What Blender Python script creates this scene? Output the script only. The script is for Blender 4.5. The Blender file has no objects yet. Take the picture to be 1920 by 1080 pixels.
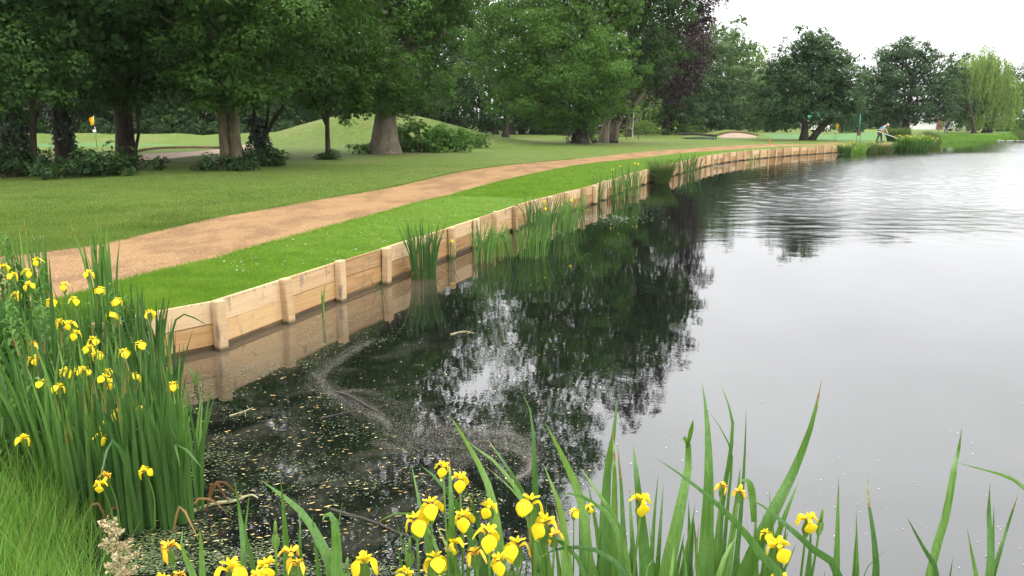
import bpy, bmesh, math, random
import numpy as np
from mathutils import Vector, Matrix
from mathutils.geometry import delaunay_2d_cdt
R_ = math.radians
scene = bpy.context.scene
# ---------------------------------------------------------------- camera
CAMH, PITCH, F = 2.5, R_(12.05), 1495.0
cam = bpy.data.objects.new('camera', bpy.data.cameras.new('camera'))
scene.collection.objects.link(cam)
cam.location = (0, 0, CAMH); cam.rotation_euler = (R_(90)-PITCH, 0, 0)
cam.data.sensor_width = 36; cam.data.lens = F/1920*36
cam.data.clip_start = .05; cam.data.clip_end = 3000
scene.camera = cam
scene.view_settings.view_transform = 'Standard'; scene.view_settings.look = 'None'
scene.view_settings.gamma = 1; scene.view_settings.exposure = 0.5
scene.render.engine = 'CYCLES'
cy = scene.cycles
cy.max_bounces = 6; cy.diffuse_bounces = 3; cy.glossy_bounces = 3; cy.transmission_bounces = 4
cy.transparent_max_bounces = 4; cy.volume_bounces = 0; cy.use_adaptive_sampling = True; cy.adaptive_threshold = .02
cy.caustics_reflective = False; cy.caustics_refractive = False
cy.use_denoising = True
# ---------------------------------------------------------------- world: overcast sky
w = bpy.data.worlds.new('World'); scene.world = w; w.use_nodes = True
nt = w.node_tree; N = nt.nodes; L = nt.links; N.clear()
out = N.new('ShaderNodeOutputWorld'); bg = N.new('ShaderNodeBackground')
SUN_EL, SUN_AZ = R_(58), R_(115)      # azimuth from +Y towards +X
sky = N.new('ShaderNodeTexSky'); sky.sky_type = 'NISHITA'; sky.sun_disc = False
sky.sun_elevation = SUN_EL; sky.sun_rotation = SUN_AZ; sky.dust_density = 4
hsv = N.new('ShaderNodeHueSaturation'); hsv.inputs['Saturation'].default_value = .12
L.new(sky.outputs[0], hsv.inputs['Color'])
tc = N.new('ShaderNodeTexCoord'); sep = N.new('ShaderNodeSeparateXYZ'); L.new(tc.outputs['Generated'], sep.inputs[0])
mr = N.new('ShaderNodeMapRange'); mr.inputs['From Min'].default_value = 0; mr.inputs['From Max'].default_value = .7
mr.inputs['To Min'].default_value = .9; mr.inputs['To Max'].default_value = 2.9
L.new(sep.outputs['Z'], mr.inputs['Value'])
nz = N.new('ShaderNodeTexNoise'); nz.inputs['Scale'].default_value = 2.2; nz.inputs['Detail'].default_value = 4
mp = N.new('ShaderNodeMapping'); mp.inputs['Scale'].default_value = (1, 1, 2.5)
L.new(tc.outputs['Generated'], mp.inputs[0]); L.new(mp.outputs[0], nz.inputs['Vector'])
mc = N.new('ShaderNodeMapRange'); mc.inputs['From Min'].default_value = .3; mc.inputs['From Max'].default_value = .7
mc.inputs['To Min'].default_value = .88; mc.inputs['To Max'].default_value = 1.12
L.new(nz.outputs['Fac'], mc.inputs['Value'])
mu = N.new('ShaderNodeMath'); mu.operation = 'MULTIPLY'; L.new(mr.outputs[0], mu.inputs[0]); L.new(mc.outputs[0], mu.inputs[1])
cl = N.new('ShaderNodeVectorMath'); cl.operation = 'SCALE'; cl.inputs[0].default_value = (9.7, 9.75, 9.9)
L.new(mu.outputs[0], cl.inputs['Scale'])
ad = N.new('ShaderNodeVectorMath'); ad.operation = 'ADD'
L.new(cl.outputs[0], ad.inputs[0])
sc2 = N.new('ShaderNodeVectorMath'); sc2.operation = 'SCALE'; sc2.inputs['Scale'].default_value = .25
L.new(hsv.outputs[0], sc2.inputs[0]); L.new(sc2.outputs[0], ad.inputs[1])
L.new(ad.outputs[0], bg.inputs[0]); bg.inputs[1].default_value = .1
L.new(bg.outputs[0], out.inputs[0])
sun = bpy.data.objects.new('sun', bpy.data.lights.new('sun', 'SUN')); scene.collection.objects.link(sun)
sun.data.energy = 1.1; sun.data.angle = R_(18); sun.data.color = (1, .97, .9)
sd = Vector((math.sin(SUN_AZ)*math.cos(SUN_EL), math.cos(SUN_AZ)*math.cos(SUN_EL), math.sin(SUN_EL)))
sun.rotation_euler = sd.to_track_quat('Z', 'Y').to_euler()
sun.location = (0, 0, 60)

# ---------------------------------------------------------------- helpers
rng = np.random.default_rng(7); random.seed(7)
CP, SP = math.cos(PITCH), math.sin(PITCH)
def ray(px, py):
    dx, dy = (px-960)/F, (540-py)/F
    return Vector((dx, CP+dy*SP, -SP+dy*CP))
def PZ(px, py, z=0.):
    d = ray(px, py); t = (z-CAMH)/d.z
    return Vector((d.x*t, d.y*t, z))
def PD(px, py, y):
    d = ray(px, py); t = y/d.y
    return Vector((d.x*t, y, CAMH+d.z*t))
def PC(px, py, Z):
    return Vector((0, 0, CAMH)) + ray(px, py)*Z

def tag(o, label=None, cat=None, group=None, kind=None):
    if label: o['label'] = label
    if cat: o['category'] = cat
    if group: o['group'] = group
    if kind: o['kind'] = kind
    return o
def empty(name, loc, label, cat, group=None, rz=0):
    o = bpy.data.objects.new(name, None); scene.collection.objects.link(o)
    o.location = loc; o.rotation_euler = (0, 0, rz); o.empty_display_size = .3
    return tag(o, label, cat, group)
def mesh_np(name, V, Fc, tint=None, smooth=False):
    V = np.asarray(V, np.float32); Fc = np.asarray(Fc, np.int32); k = Fc.shape[1]
    me = bpy.data.meshes.new(name)
    me.vertices.add(len(V)); me.vertices.foreach_set('co', V.ravel())
    me.loops.add(Fc.size); me.loops.foreach_set('vertex_index', Fc.ravel())
    me.polygons.add(len(Fc)); me.polygons.foreach_set('loop_start', np.arange(0, Fc.size, k, dtype=np.int32))
    me.polygons.foreach_set('loop_total', np.full(len(Fc), k, np.int32))
    me.polygons.foreach_set('use_smooth', np.full(len(Fc), bool(smooth)))
    me.update(calc_edges=True)
    if tint is not None:
        a = me.attributes.new('tint', 'FLOAT', 'FACE'); a.data.foreach_set('value', np.asarray(tint, np.float32))
    return me
def link(name, me, mat, parent=None):
    o = bpy.data.objects.new(name, me); scene.collection.objects.link(o)
    if mat is not None:
        for m in (mat if isinstance(mat, (list, tuple)) else [mat]): me.materials.append(m)
    if parent is not None: o.parent = parent
    return o
class MB:
    """collects quads (vertices + faces) into one mesh"""
    def __init__(s): s.v = []; s.f = []; s.t = []; s.n = 0
    def add(s, V, Fq, t=.5):
        s.v.append(np.asarray(V, float)); Fq = np.asarray(Fq, int)+s.n; s.f.append(Fq); s.n += len(V)
        s.t.append(np.full(len(Fq), t) if np.isscalar(t) else np.asarray(t))
    def box(s, c, size, rz=0, t=.5, taper=1., bev=.0):
        hx, hy, hz = size[0]/2, size[1]/2, size[2]/2
        rings = [(-hz, 1)] if not bev else [(-hz, 1)]
        rings += [(hz-bev, taper), (hz, taper*(1-bev/hx))] if bev else [(hz, taper)]
        V = []
        for z, k in rings:
            for x, y in ((-1, -1), (1, -1), (1, 1), (-1, 1)): V.append((x*hx*k, y*hy*k, z))
        V = np.array(V); ca, sa = math.cos(rz), math.sin(rz)
        V = np.stack([V[:, 0]*ca-V[:, 1]*sa+c[0], V[:, 0]*sa+V[:, 1]*ca+c[1], V[:, 2]+c[2]], 1)
        fs = [(0, 3, 2, 1)]; n = len(rings)
        for r in range(n-1):
            for i in range(4): fs.append((r*4+i, r*4+(i+1) % 4, r*4+4+(i+1) % 4, r*4+4+i))
        fs.append(tuple(range((n-1)*4, n*4)))
        s.add(V, fs, t)
    def tube(s, P, rad, k=8, t=.5, cap=True):
        P = np.asarray(P, float); n = len(P); rad = np.broadcast_to(rad, n)
        T = np.gradient(P, axis=0); T /= np.linalg.norm(T, axis=1)[:, None]+1e-9
        ref = np.array([0, 0, 1.]) if abs(T[0, 2]) < .9 else np.array([1., 0, 0])
        V = []
        a = np.linspace(0, 2*np.pi, k, endpoint=False)
        u = np.cross(ref, T[0]); u /= np.linalg.norm(u)
        for i in range(n):
            u = u-T[i]*np.dot(u, T[i]); u /= np.linalg.norm(u)+1e-9; v = np.cross(T[i], u)
            V.append(P[i]+rad[i]*(np.cos(a)[:, None]*u+np.sin(a)[:, None]*v))
        V = np.concatenate(V); fs = []
        for i in range(n-1):
            for j in range(k): fs.append((i*k+j, i*k+(j+1) % k, (i+1)*k+(j+1) % k, (i+1)*k+j))
        if cap:
            c0 = len(V); V = np.concatenate([V, P[:1], P[-1:]])
            for j in range(0, k, 2):
                fs.append((c0, (j+2) % k, (j+1) % k, j)); b = (n-1)*k
                fs.append((c0+1, b+j, b+(j+1) % k, b+(j+2) % k))
        s.add(V, fs, t)
    def build(s, name, mat, parent=None, smooth=False):
        return link(name, mesh_np(name, np.concatenate(s.v), np.concatenate(s.f), np.concatenate(s.t), smooth), mat, parent)
def catmull(P, step):
    P = [Vector(p) for p in P]; P = [P[0]*2-P[1]]+P+[P[-1]*2-P[-2]]; out = []
    for i in range(1, len(P)-2):
        n = 24
        for k in range(n):
            t = k/n; a, b, c, d = P[i-1:i+3]
            out.append(.5*((2*b)+(c-a)*t+(2*a-5*b+4*c-d)*t*t+(3*b-a-3*c+d)*t**3))
    out.append(P[-2]); res = [out[0]]; acc = 0
    for a, b in zip(out, out[1:]):
        seg = (b-a).length
        while seg > 1e-9 and acc+seg >= step:
            q = (step-acc)/seg; a = a.lerp(b, q); res.append(a.copy()); seg = (b-a).length; acc = 0
        acc += seg
    return res
def inside(poly, X, Y):
    r = np.zeros(X.shape, bool); n = len(poly)
    for i in range(n):
        x1, y1 = poly[i][0], poly[i][1]; x2, y2 = poly[(i+1) % n][0], poly[(i+1) % n][1]
        if y1 == y2: continue
        c = ((y1 > Y) != (y2 > Y)) & (X < (x2-x1)*(Y-y1)/(y2-y1)+x1); r ^= c
    return r

# ---------------------------------------------------------------- materials
def newmat(name):
    m = bpy.data.materials.new(name); m.use_nodes = True; t = m.node_tree
    b = t.nodes['Principled BSDF']; return m, t, b
def noise(t, scale, detail=4, rough=.55, stretch=None, obj=True, dist=0):
    n = t.nodes.new('ShaderNodeTexNoise'); n.inputs['Scale'].default_value = scale
    n.inputs['Detail'].default_value = detail; n.inputs['Roughness'].default_value = rough; n.inputs['Distortion'].default_value = dist
    c = t.nodes.new('ShaderNodeTexCoord'); src = c.outputs['Object']
    if stretch:
        m = t.nodes.new('ShaderNodeMapping'); m.inputs['Scale'].default_value = stretch
        t.links.new(src, m.inputs[0]); src = m.outputs[0]
    t.links.new(src, n.inputs['Vector']); return n
def ramp(t, src, stops):
    r = t.nodes.new('ShaderNodeValToRGB'); e = r.color_ramp.elements
    while len(e) < len(stops): e.new(.5)
    for q, (p, c) in zip(e, stops):
        q.position = p; q.color = (*c, 1) if len(c) == 3 else c
    t.links.new(src, r.inputs[0]); return r
def mixc(t, fac, a, b, mode='MIX'):
    m = t.nodes.new('ShaderNodeMix'); m.data_type = 'RGBA'; m.blend_type = mode
    for s, v in ((m.inputs[0], fac), (m.inputs[6], a), (m.inputs[7], b)):
        if hasattr(v, 'links') or isinstance(v, bpy.types.NodeSocket): t.links.new(v, s)
        else: s.default_value = v if not isinstance(v, tuple) else (*v[:3], 1)
    return m.outputs[2]
def math_(t, op, a, b=None, c=None, clamp=False):
    m = t.nodes.new('ShaderNodeMath'); m.operation = op; m.use_clamp = clamp
    for i, v in enumerate((a, b, c)):
        if v is None: continue
        if isinstance(v, bpy.types.NodeSocket): t.links.new(v, m.inputs[i])
        else: m.inputs[i].default_value = v
    return m.outputs[0]
def maprange(t, src, a, b, c=0., d=1., smooth=True):
    m = t.nodes.new('ShaderNodeMapRange'); m.interpolation_type = 'SMOOTHSTEP' if smooth else 'LINEAR'
    for i, v in zip(('From Min', 'From Max', 'To Min', 'To Max'), (a, b, c, d)): m.inputs[i].default_value = v
    t.links.new(src, m.inputs['Value']); return m.outputs[0]
def bump(t, b, src, strength=.5, dist=.02):
    n = t.nodes.new('ShaderNodeBump'); n.inputs['Strength'].default_value = strength; n.inputs['Distance'].default_value = dist
    t.links.new(src, n.inputs['Height'])
    if b is not None: t.links.new(n.outputs[0], b.inputs['Normal'])
    return n.outputs[0]
def attr(t, name='tint'):
    a = t.nodes.new('ShaderNodeAttribute'); a.attribute_name = name; return a.outputs['Fac']
def plain(name, col, rough=.6, metal=0., var=.15, scale=8, bmp=.2, bdist=.01, spec=.4):
    m, t, b = newmat(name); n = noise(t, scale, 5)
    c = ramp(t, n.outputs['Fac'], [(.25, tuple(v*(1-var) for v in col)), (.75, tuple(min(1, v*(1+var)) for v in col))])
    t.links.new(c.outputs[0], b.inputs['Base Color']); b.inputs['Roughness'].default_value = rough
    b.inputs['Metallic'].default_value = metal; b.inputs['Specular IOR Level'].default_value = spec
    if bmp: bump(t, b, n.outputs['Fac'], bmp, bdist)
    return m
def leafmat(name, dark, mid, light, trans=.3, rough=.6, spec=.18, patch=.4, pscale=.35, streak=0):
    """colour varies per leaf (tint) and in broad natural patches"""
    m, t, b = newmat(name); n = noise(t, pscale, 4)
    f = math_(t, 'ADD', math_(t, 'MULTIPLY', attr(t), .65), math_(t, 'ADD', math_(t, 'MULTIPLY', n.outputs['Fac'], patch), .2-patch/2), clamp=True)
    if streak:
        sn = noise(t, 110, 4, .6, (1, 1, .035)); f = math_(t, 'ADD', f, math_(t, 'MULTIPLY', math_(t, 'SUBTRACT', sn.outputs['Fac'], .5), streak), clamp=True); bump(t, b, sn.outputs['Fac'], .5, .002)
    c = ramp(t, f, [(.12, dark), (.5, mid), (.9, light)] if not streak else [(.12, dark), (.5, mid), (.9, light), (.985, light), (1., (.2, .1, .04))])
    t.links.new(c.outputs[0], b.inputs['Base Color']); b.inputs['Roughness'].default_value = rough
    b.inputs['Specular IOR Level'].default_value = spec
    tr = t.nodes.new('ShaderNodeBsdfTranslucent')
    g = t.nodes.new('ShaderNodeVectorMath'); g.operation = 'MULTIPLY'; t.links.new(c.outputs[0], g.inputs[0]); g.inputs[1].default_value = (1.5, 1.5, .7)
    t.links.new(g.outputs[0], tr.inputs[0])
    mx = t.nodes.new('ShaderNodeMixShader'); mx.inputs[0].default_value = trans
    t.links.new(b.outputs[0], mx.inputs[1]); t.links.new(tr.outputs[0], mx.inputs[2])
    t.links.new(mx.outputs[0], t.nodes['Material Output'].inputs[0]); return m
def barkmat(name, a, bcol, scale=1., b=1.):
    m, t, p = newmat(name); n = noise(t, 5*scale, 8, .65, (1, 1, .22)); n2 = noise(t, 1.1*scale, 3)
    c = ramp(t, n.outputs['Fac'], [(.3, a), (.7, bcol)])
    c2 = mixc(t, maprange(t, n2.outputs['Fac'], .5, .7, 0, .5), c.outputs[0], (.05, .07, .035))
    t.links.new(c2, p.inputs['Base Color']); p.inputs['Roughness'].default_value = .9; p.inputs['Specular IOR Level'].default_value = .15
    bump(t, p, n.outputs['Fac'], b, .06/scale); return m
def grassmat(name, dark, mid, light, dry, fine=45, patch=.6, dryamt=.35, soil=False):
    m, t, b = newmat(name)
    n1 = noise(t, fine, 6, .7); n2 = noise(t, patch, 4); n3 = noise(t, 3.2, 5, .65); n4 = noise(t, .22, 4, .6)
    f = math_(t, 'ADD', math_(t, 'MULTIPLY', n1.outputs['Fac'], .75), math_(t, 'MULTIPLY', n3.outputs['Fac'], .55))
    f = math_(t, 'SUBTRACT', f, .15)
    c = ramp(t, f, [(.3, dark), (.5, mid), (.72, light)])
    c2 = mixc(t, maprange(t, n2.outputs['Fac'], .5, .75, 0, .5), c.outputs[0], tuple(x*.72 for x in mid))
    k = math_(t, 'MULTIPLY', maprange(t, n4.outputs['Fac'], .5, .66), maprange(t, n3.outputs['Fac'], .35, .65, .3, 1.))
    c3 = mixc(t, math_(t, 'MULTIPLY', k, dryamt), c2, dry)
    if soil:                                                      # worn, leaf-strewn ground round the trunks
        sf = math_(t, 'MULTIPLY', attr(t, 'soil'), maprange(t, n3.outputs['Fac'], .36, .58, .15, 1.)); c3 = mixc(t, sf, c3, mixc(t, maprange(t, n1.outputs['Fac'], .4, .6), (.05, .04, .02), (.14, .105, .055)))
    t.links.new(c3, b.inputs['Base Color']); b.inputs['Roughness'].default_value = .85; b.inputs['Specular IOR Level'].default_value = .15
    bump(t, b, n1.outputs['Fac'], .9, .03); return m
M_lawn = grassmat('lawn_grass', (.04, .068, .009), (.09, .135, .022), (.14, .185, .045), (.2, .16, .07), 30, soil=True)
M_strip = grassmat('turf_grass', (.042, .085, .009), (.087, .16, .016), (.135, .21, .032), (.15, .16, .045), 45, .8, .2)
M_bank = grassmat('bank_earth_grass', (.015, .025, .008), (.04, .07, .018), (.08, .12, .03), (.09, .07, .04), 18, .9, .5)
M_green = grassmat('putting_green_grass', (.06, .135, .04), (.08, .165, .052), (.1, .2, .065), (.1, .2, .07), 90, .3, .1)
def pathmat():
    m, t, b = newmat('path_gravel'); n1 = noise(t, 55, 8, .8); n2 = noise(t, 1.3, 5, .65, (1, .6, 1)); n3 = noise(t, 9, 5, .65)
    v = t.nodes.new('ShaderNodeTexVoronoi'); v.inputs['Scale'].default_value = 38
    c0 = t.nodes.new('ShaderNodeTexCoord'); t.links.new(c0.outputs['Object'], v.inputs['Vector'])
    c = ramp(t, n1.outputs['Fac'], [(.3, (.1, .056, .026)), (.5, (.27, .16, .076)), (.7, (.4, .275, .155))])
    c2 = mixc(t, maprange(t, n2.outputs['Fac'], .42, .62, 0, .55), c.outputs[0], (.13, .075, .038))
    c3 = mixc(t, maprange(t, n3.outputs['Fac'], .62, .78, 0, .6), c2, (.12, .062, .034))
    c4 = mixc(t, maprange(t, v.outputs['Distance'], .16, .05, 0, .4), c3, (.42, .34, .24))
    t.links.new(c4, b.inputs['Base Color']); b.inputs['Roughness'].default_value = .95; b.inputs['Specular IOR Level'].default_value = .1
    h = math_(t, 'ADD', n1.outputs['Fac'], math_(t, 'MULTIPLY', n3.outputs['Fac'], 1.5))
    bump(t, b, h, .7, .03); return m
M_path = pathmat()
M_sand = plain('bunker_sand', (.3, .225, .175), .95, 0, .12, 3, .4, .05, .1)
M_soil = plain('bunker_lip_soil', (.14, .08, .05), .95, 0, .3, 3, .5, .05, .1)
def woodmat(name, c0, c1, c2):
    m, t, b = newmat(name)
    g = noise(t, 5, 8, .72, (.35, .35, 7), dist=.5); n2 = noise(t, 1.5, 4); n3 = noise(t, 6, 4, .6, (1.5, 1.5, .5)); fine = noise(t, 60, 3)
    f = math_(t, 'ADD', math_(t, 'MULTIPLY', g.outputs['Fac'], .7), math_(t, 'MULTIPLY', attr(t), .35))
    c = ramp(t, f, [(.33, c0), (.5, c1), (.7, c2)])
    k = mixc(t, maprange(t, n3.outputs['Fac'], .56, .72, 0, .75), c.outputs[0], (.15, .13, .115))    # grey-blue stain runs
    o = t.nodes.new('ShaderNodeTexCoord'); s = t.nodes.new('ShaderNodeSeparateXYZ'); t.links.new(o.outputs['Object'], s.inputs[0])
    wz = math_(t, 'ADD', s.outputs['Z'], math_(t, 'MULTIPLY', math_(t, 'SUBTRACT', n2.outputs['Fac'], .5), .06))
    k2 = mixc(t, maprange(t, wz, .075, .015, 0, .9), k, (.04, .035, .02))                          # waterline tide mark
    v = t.nodes.new('ShaderNodeTexVoronoi'); v.inputs['Scale'].default_value = 2.6; t.links.new(o.outputs['Object'], v.inputs['Vector'])
    k3 = mixc(t, maprange(t, v.outputs['Distance'], .06, .03, 0, .8), k2, (.14, .06, .025))         # knots
    t.links.new(k3, b.inputs['Base Color']); b.inputs['Roughness'].default_value = .75; b.inputs['Specular IOR Level'].default_value = .25
    bump(t, b, math_(t, 'ADD', g.outputs['Fac'], math_(t, 'MULTIPLY', fine.outputs['Fac'], .3)), .25, .004); return m
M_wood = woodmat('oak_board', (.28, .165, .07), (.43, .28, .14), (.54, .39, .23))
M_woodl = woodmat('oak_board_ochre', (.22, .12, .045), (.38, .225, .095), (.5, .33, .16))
M_post = woodmat('oak_post', (.28, .175, .085), (.42, .285, .15), (.53, .39, .23))

# ---------------------------------------------------------------- layout of shore and path (measured, in metres)
wall_px = [(300,680),(410,655),(538,604),(642,562),(726,530),(850,480),(948,438),(1012,414),(1075,394),(1097,388),(1137,372),(1203,347),(1304,317.5),
           (1329,311),(1377,302.5),(1433,296.5),(1479,292.4),(1533,288.6),(1573,286)]
wall_pts = [PZ(x, y, 0) for x, y in wall_px]
e0 = (wall_pts[0]-wall_pts[1]).normalized()
wall_pts[0] = wall_pts[1]+e0*1.25
wall_pts.insert(0, wall_pts[0]+e0*1.25)
wall_pts.append(PZ(1625, 283.5, 0)); wall_pts.append(PZ(1677, 281, 0))
WALL = catmull(wall_pts, 1.25)
wall_end = WALL[-1]
def polyx(pts): return [Vector((x, y, 0)) for x, y in pts]
near = polyx([(-4.2, 7.5), (-3.5, 6.75), (-3.0, 6.1), (-2.7, 5.5), (-2.5, 5.0), (-2.35, 4.4), (-2.05, 3.8), (-1.5, 3.35), (-.8, 3.0), (0, 2.85), (1, 2.75), (2.5, 2.7),
              (4.5, 2.4), (8, 1.2), (14, -2), (30, -12), (70, -10), (110, 30), (105, 80)])
far = [PZ(2250, 264.5), PZ(2050, 264.5), PZ(1920, 265), PZ(1850, 265.5), PZ(1800, 266), PZ(1760, 268), PZ(1742, 274), PZ(1715, 281)]
LAKE = [p.xy for p in WALL]                                   # from the near end to the far end
nW = len(LAKE)
lake_rest = [p.xy for p in catmull([wall_end]+far[::-1]+near[::-1]+[WALL[0]], .9)][1:-1]
LAKE = LAKE+lake_rest
LK = np.array([[p.x, p.y] for p in LAKE])
up_px = [(-500,492),(-200,487),(0,480),(90,472),(200,458),(280,440),(401,413),(522,392),(582,380),(720,354),(782,339),(861,322),(945,311),(1064,297),(1157,288),(1262,280),(1325,275.5),(1408,272.3),(1512,269),(1580,267.3)]
lo_px = [(-500,760),(-300,700),(-60,610),(100,562),(280,516),(401,489),(467,471),(582,440),(703,407),(793,380),(845,367),(945,339),(1057,316),(1126,303),(1189,295.5),(1262,288.3),(1325,283),(1387,278.7),(1471,274),(1554,270.4),(1600,269)]
ZL = .58
PU = catmull([PZ(x, y, ZL) for x, y in up_px], .4); PL = catmull([PZ(x, y, ZL) for x, y in lo_px], .4)
def jitter(P, a):
    return [Vector((p.x+rng.normal(0, a), p.y+rng.normal(0, a), 0)) for p in P]
PATH = [p.xy for p in jitter(PU, .025)]+[p.xy for p in jitter(PL, .025)][::-1]
BUNK_L = [PZ(x, y, ZL).xy for x, y in [(120,306),(200,310),(262,303.5),(320,299.5),(370,293),(430,286),(480,278),(468,274.5),(410,280),(350,286.5),(290,290),(220,293),(150,296)]]
BL = np.array([[p.x, p.y] for p in BUNK_L])
mR = PZ(1376, 260, ZL); mR.y += 2.5; mR.x += .6
BUNK_R = [Vector((mR.x+math.cos(a)*1.85+.1*math.sin(3*a), mR.y-1.55+math.sin(a)*.8)) for a in np.linspace(0, 2*np.pi, 22, endpoint=False)]
GREEN_R = [Vector((c.x+math.cos(a)*6.5, c.y+math.sin(a)*6)) for c in [PZ(1560, 259, ZL)] for a in np.linspace(0, 2*np.pi, 40, endpoint=False)]
GREEN_L = [Vector((c.x+math.cos(a)*7, c.y+math.sin(a)*3.4)) for c in [PZ(150, 272, ZL)] for a in np.linspace(0, 2*np.pi, 40, endpoint=False)]
def segdist(X, Y, A, B):
    """distance of points to each segment, returns (min distance, index)"""
    best = np.full(X.shape, 1e9); idx = np.zeros(X.shape, int)
    for i in range(len(A)):
        ax, ay = A[i]; bx, by = B[i]; dx, dy = bx-ax, by-ay; l = dx*dx+dy*dy+1e-12
        t = np.clip(((X-ax)*dx+(Y-ay)*dy)/l, 0, 1); d = np.hypot(X-ax-t*dx, Y-ay-t*dy)
        m = d < best; best[m] = d[m]; idx[m] = i
    return best, idx
def sm(x): x = np.clip(x, 0, 1); return x*x*(3-2*x)
mounds = [(PD(665, 240, 60).x, 60, 6.5, 3.8, 1.75), (PD(790, 240, 60).x, 60, 6, 4, 1.1), (PD(545, 240, 64).x, 64, 5, 3, .5), (PD(150, 240, 70).x, 70, 5, 2, .5), (PD(300, 240, 68).x, 68, 6, 2, .65),
          (PD(450, 240, 66).x, 66, 5, 2.2, .55), (PD(20, 240, 70).x, 70, 4, 2, .4), (mR.x, mR.y+.4, 3.0, 1.5, .85), (mR.x+6, mR.y+3, 4, 2, .35),
          (PD(1660, 240, 78).x, 80, 4, 2, .5), (PD(1500, 240, 90).x, 90, 8, 3, .3)]
SEGA, SEGB = LK, np.roll(LK, -1, 0)
def ground(X, Y, fine=True):
    X = np.atleast_1d(np.asarray(X, float)); Y = np.atleast_1d(np.asarray(Y, float))
    z = ZL+.05*np.sin(X*.13+1)*np.sin(Y*.11)+.03*np.sin(X*.4+Y*.23)
    z = z+np.clip((Y-60)/400, 0, .6)*1.0
    for mx, my, sx, sy, h in mounds: z = z+h*np.exp(-((X-mx)/sx)**2-((Y-my)/sy)**2)
    d, i = segdist(X, Y, SEGA, SEGB)
    iswall = i < nW-1
    zn = .5*np.exp(-(X**2+(Y+1)**2)/6)+.28                        # the bank under the camera
    z = np.where(Y < 6.5, z+(zn-z)*sm((6.5-Y)/3), z)
    edge = np.where(iswall, .525, -.14); wd = np.where(iswall, 2.2, np.where(Y > 40, 2.6, 1.3))
    z = edge+(z-edge)*sm(d/wd)**np.where(iswall, 1, .8)
    q = inside(BL, X, Y)
    if q.any():
        db, _ = segdist(X[q], Y[q], BL, np.roll(BL, -1, 0)); z[q] -= .32*sm(db/.5)
    return z
def G(x, y): return float(ground([x], [y])[0])
def PG(px, py):
    z = ZL
    for _ in range(6):
        p = PZ(px, py, min(z, 2.3)); z = G(p.x, p.y)
    return Vector((p.x, p.y, z))

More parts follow.
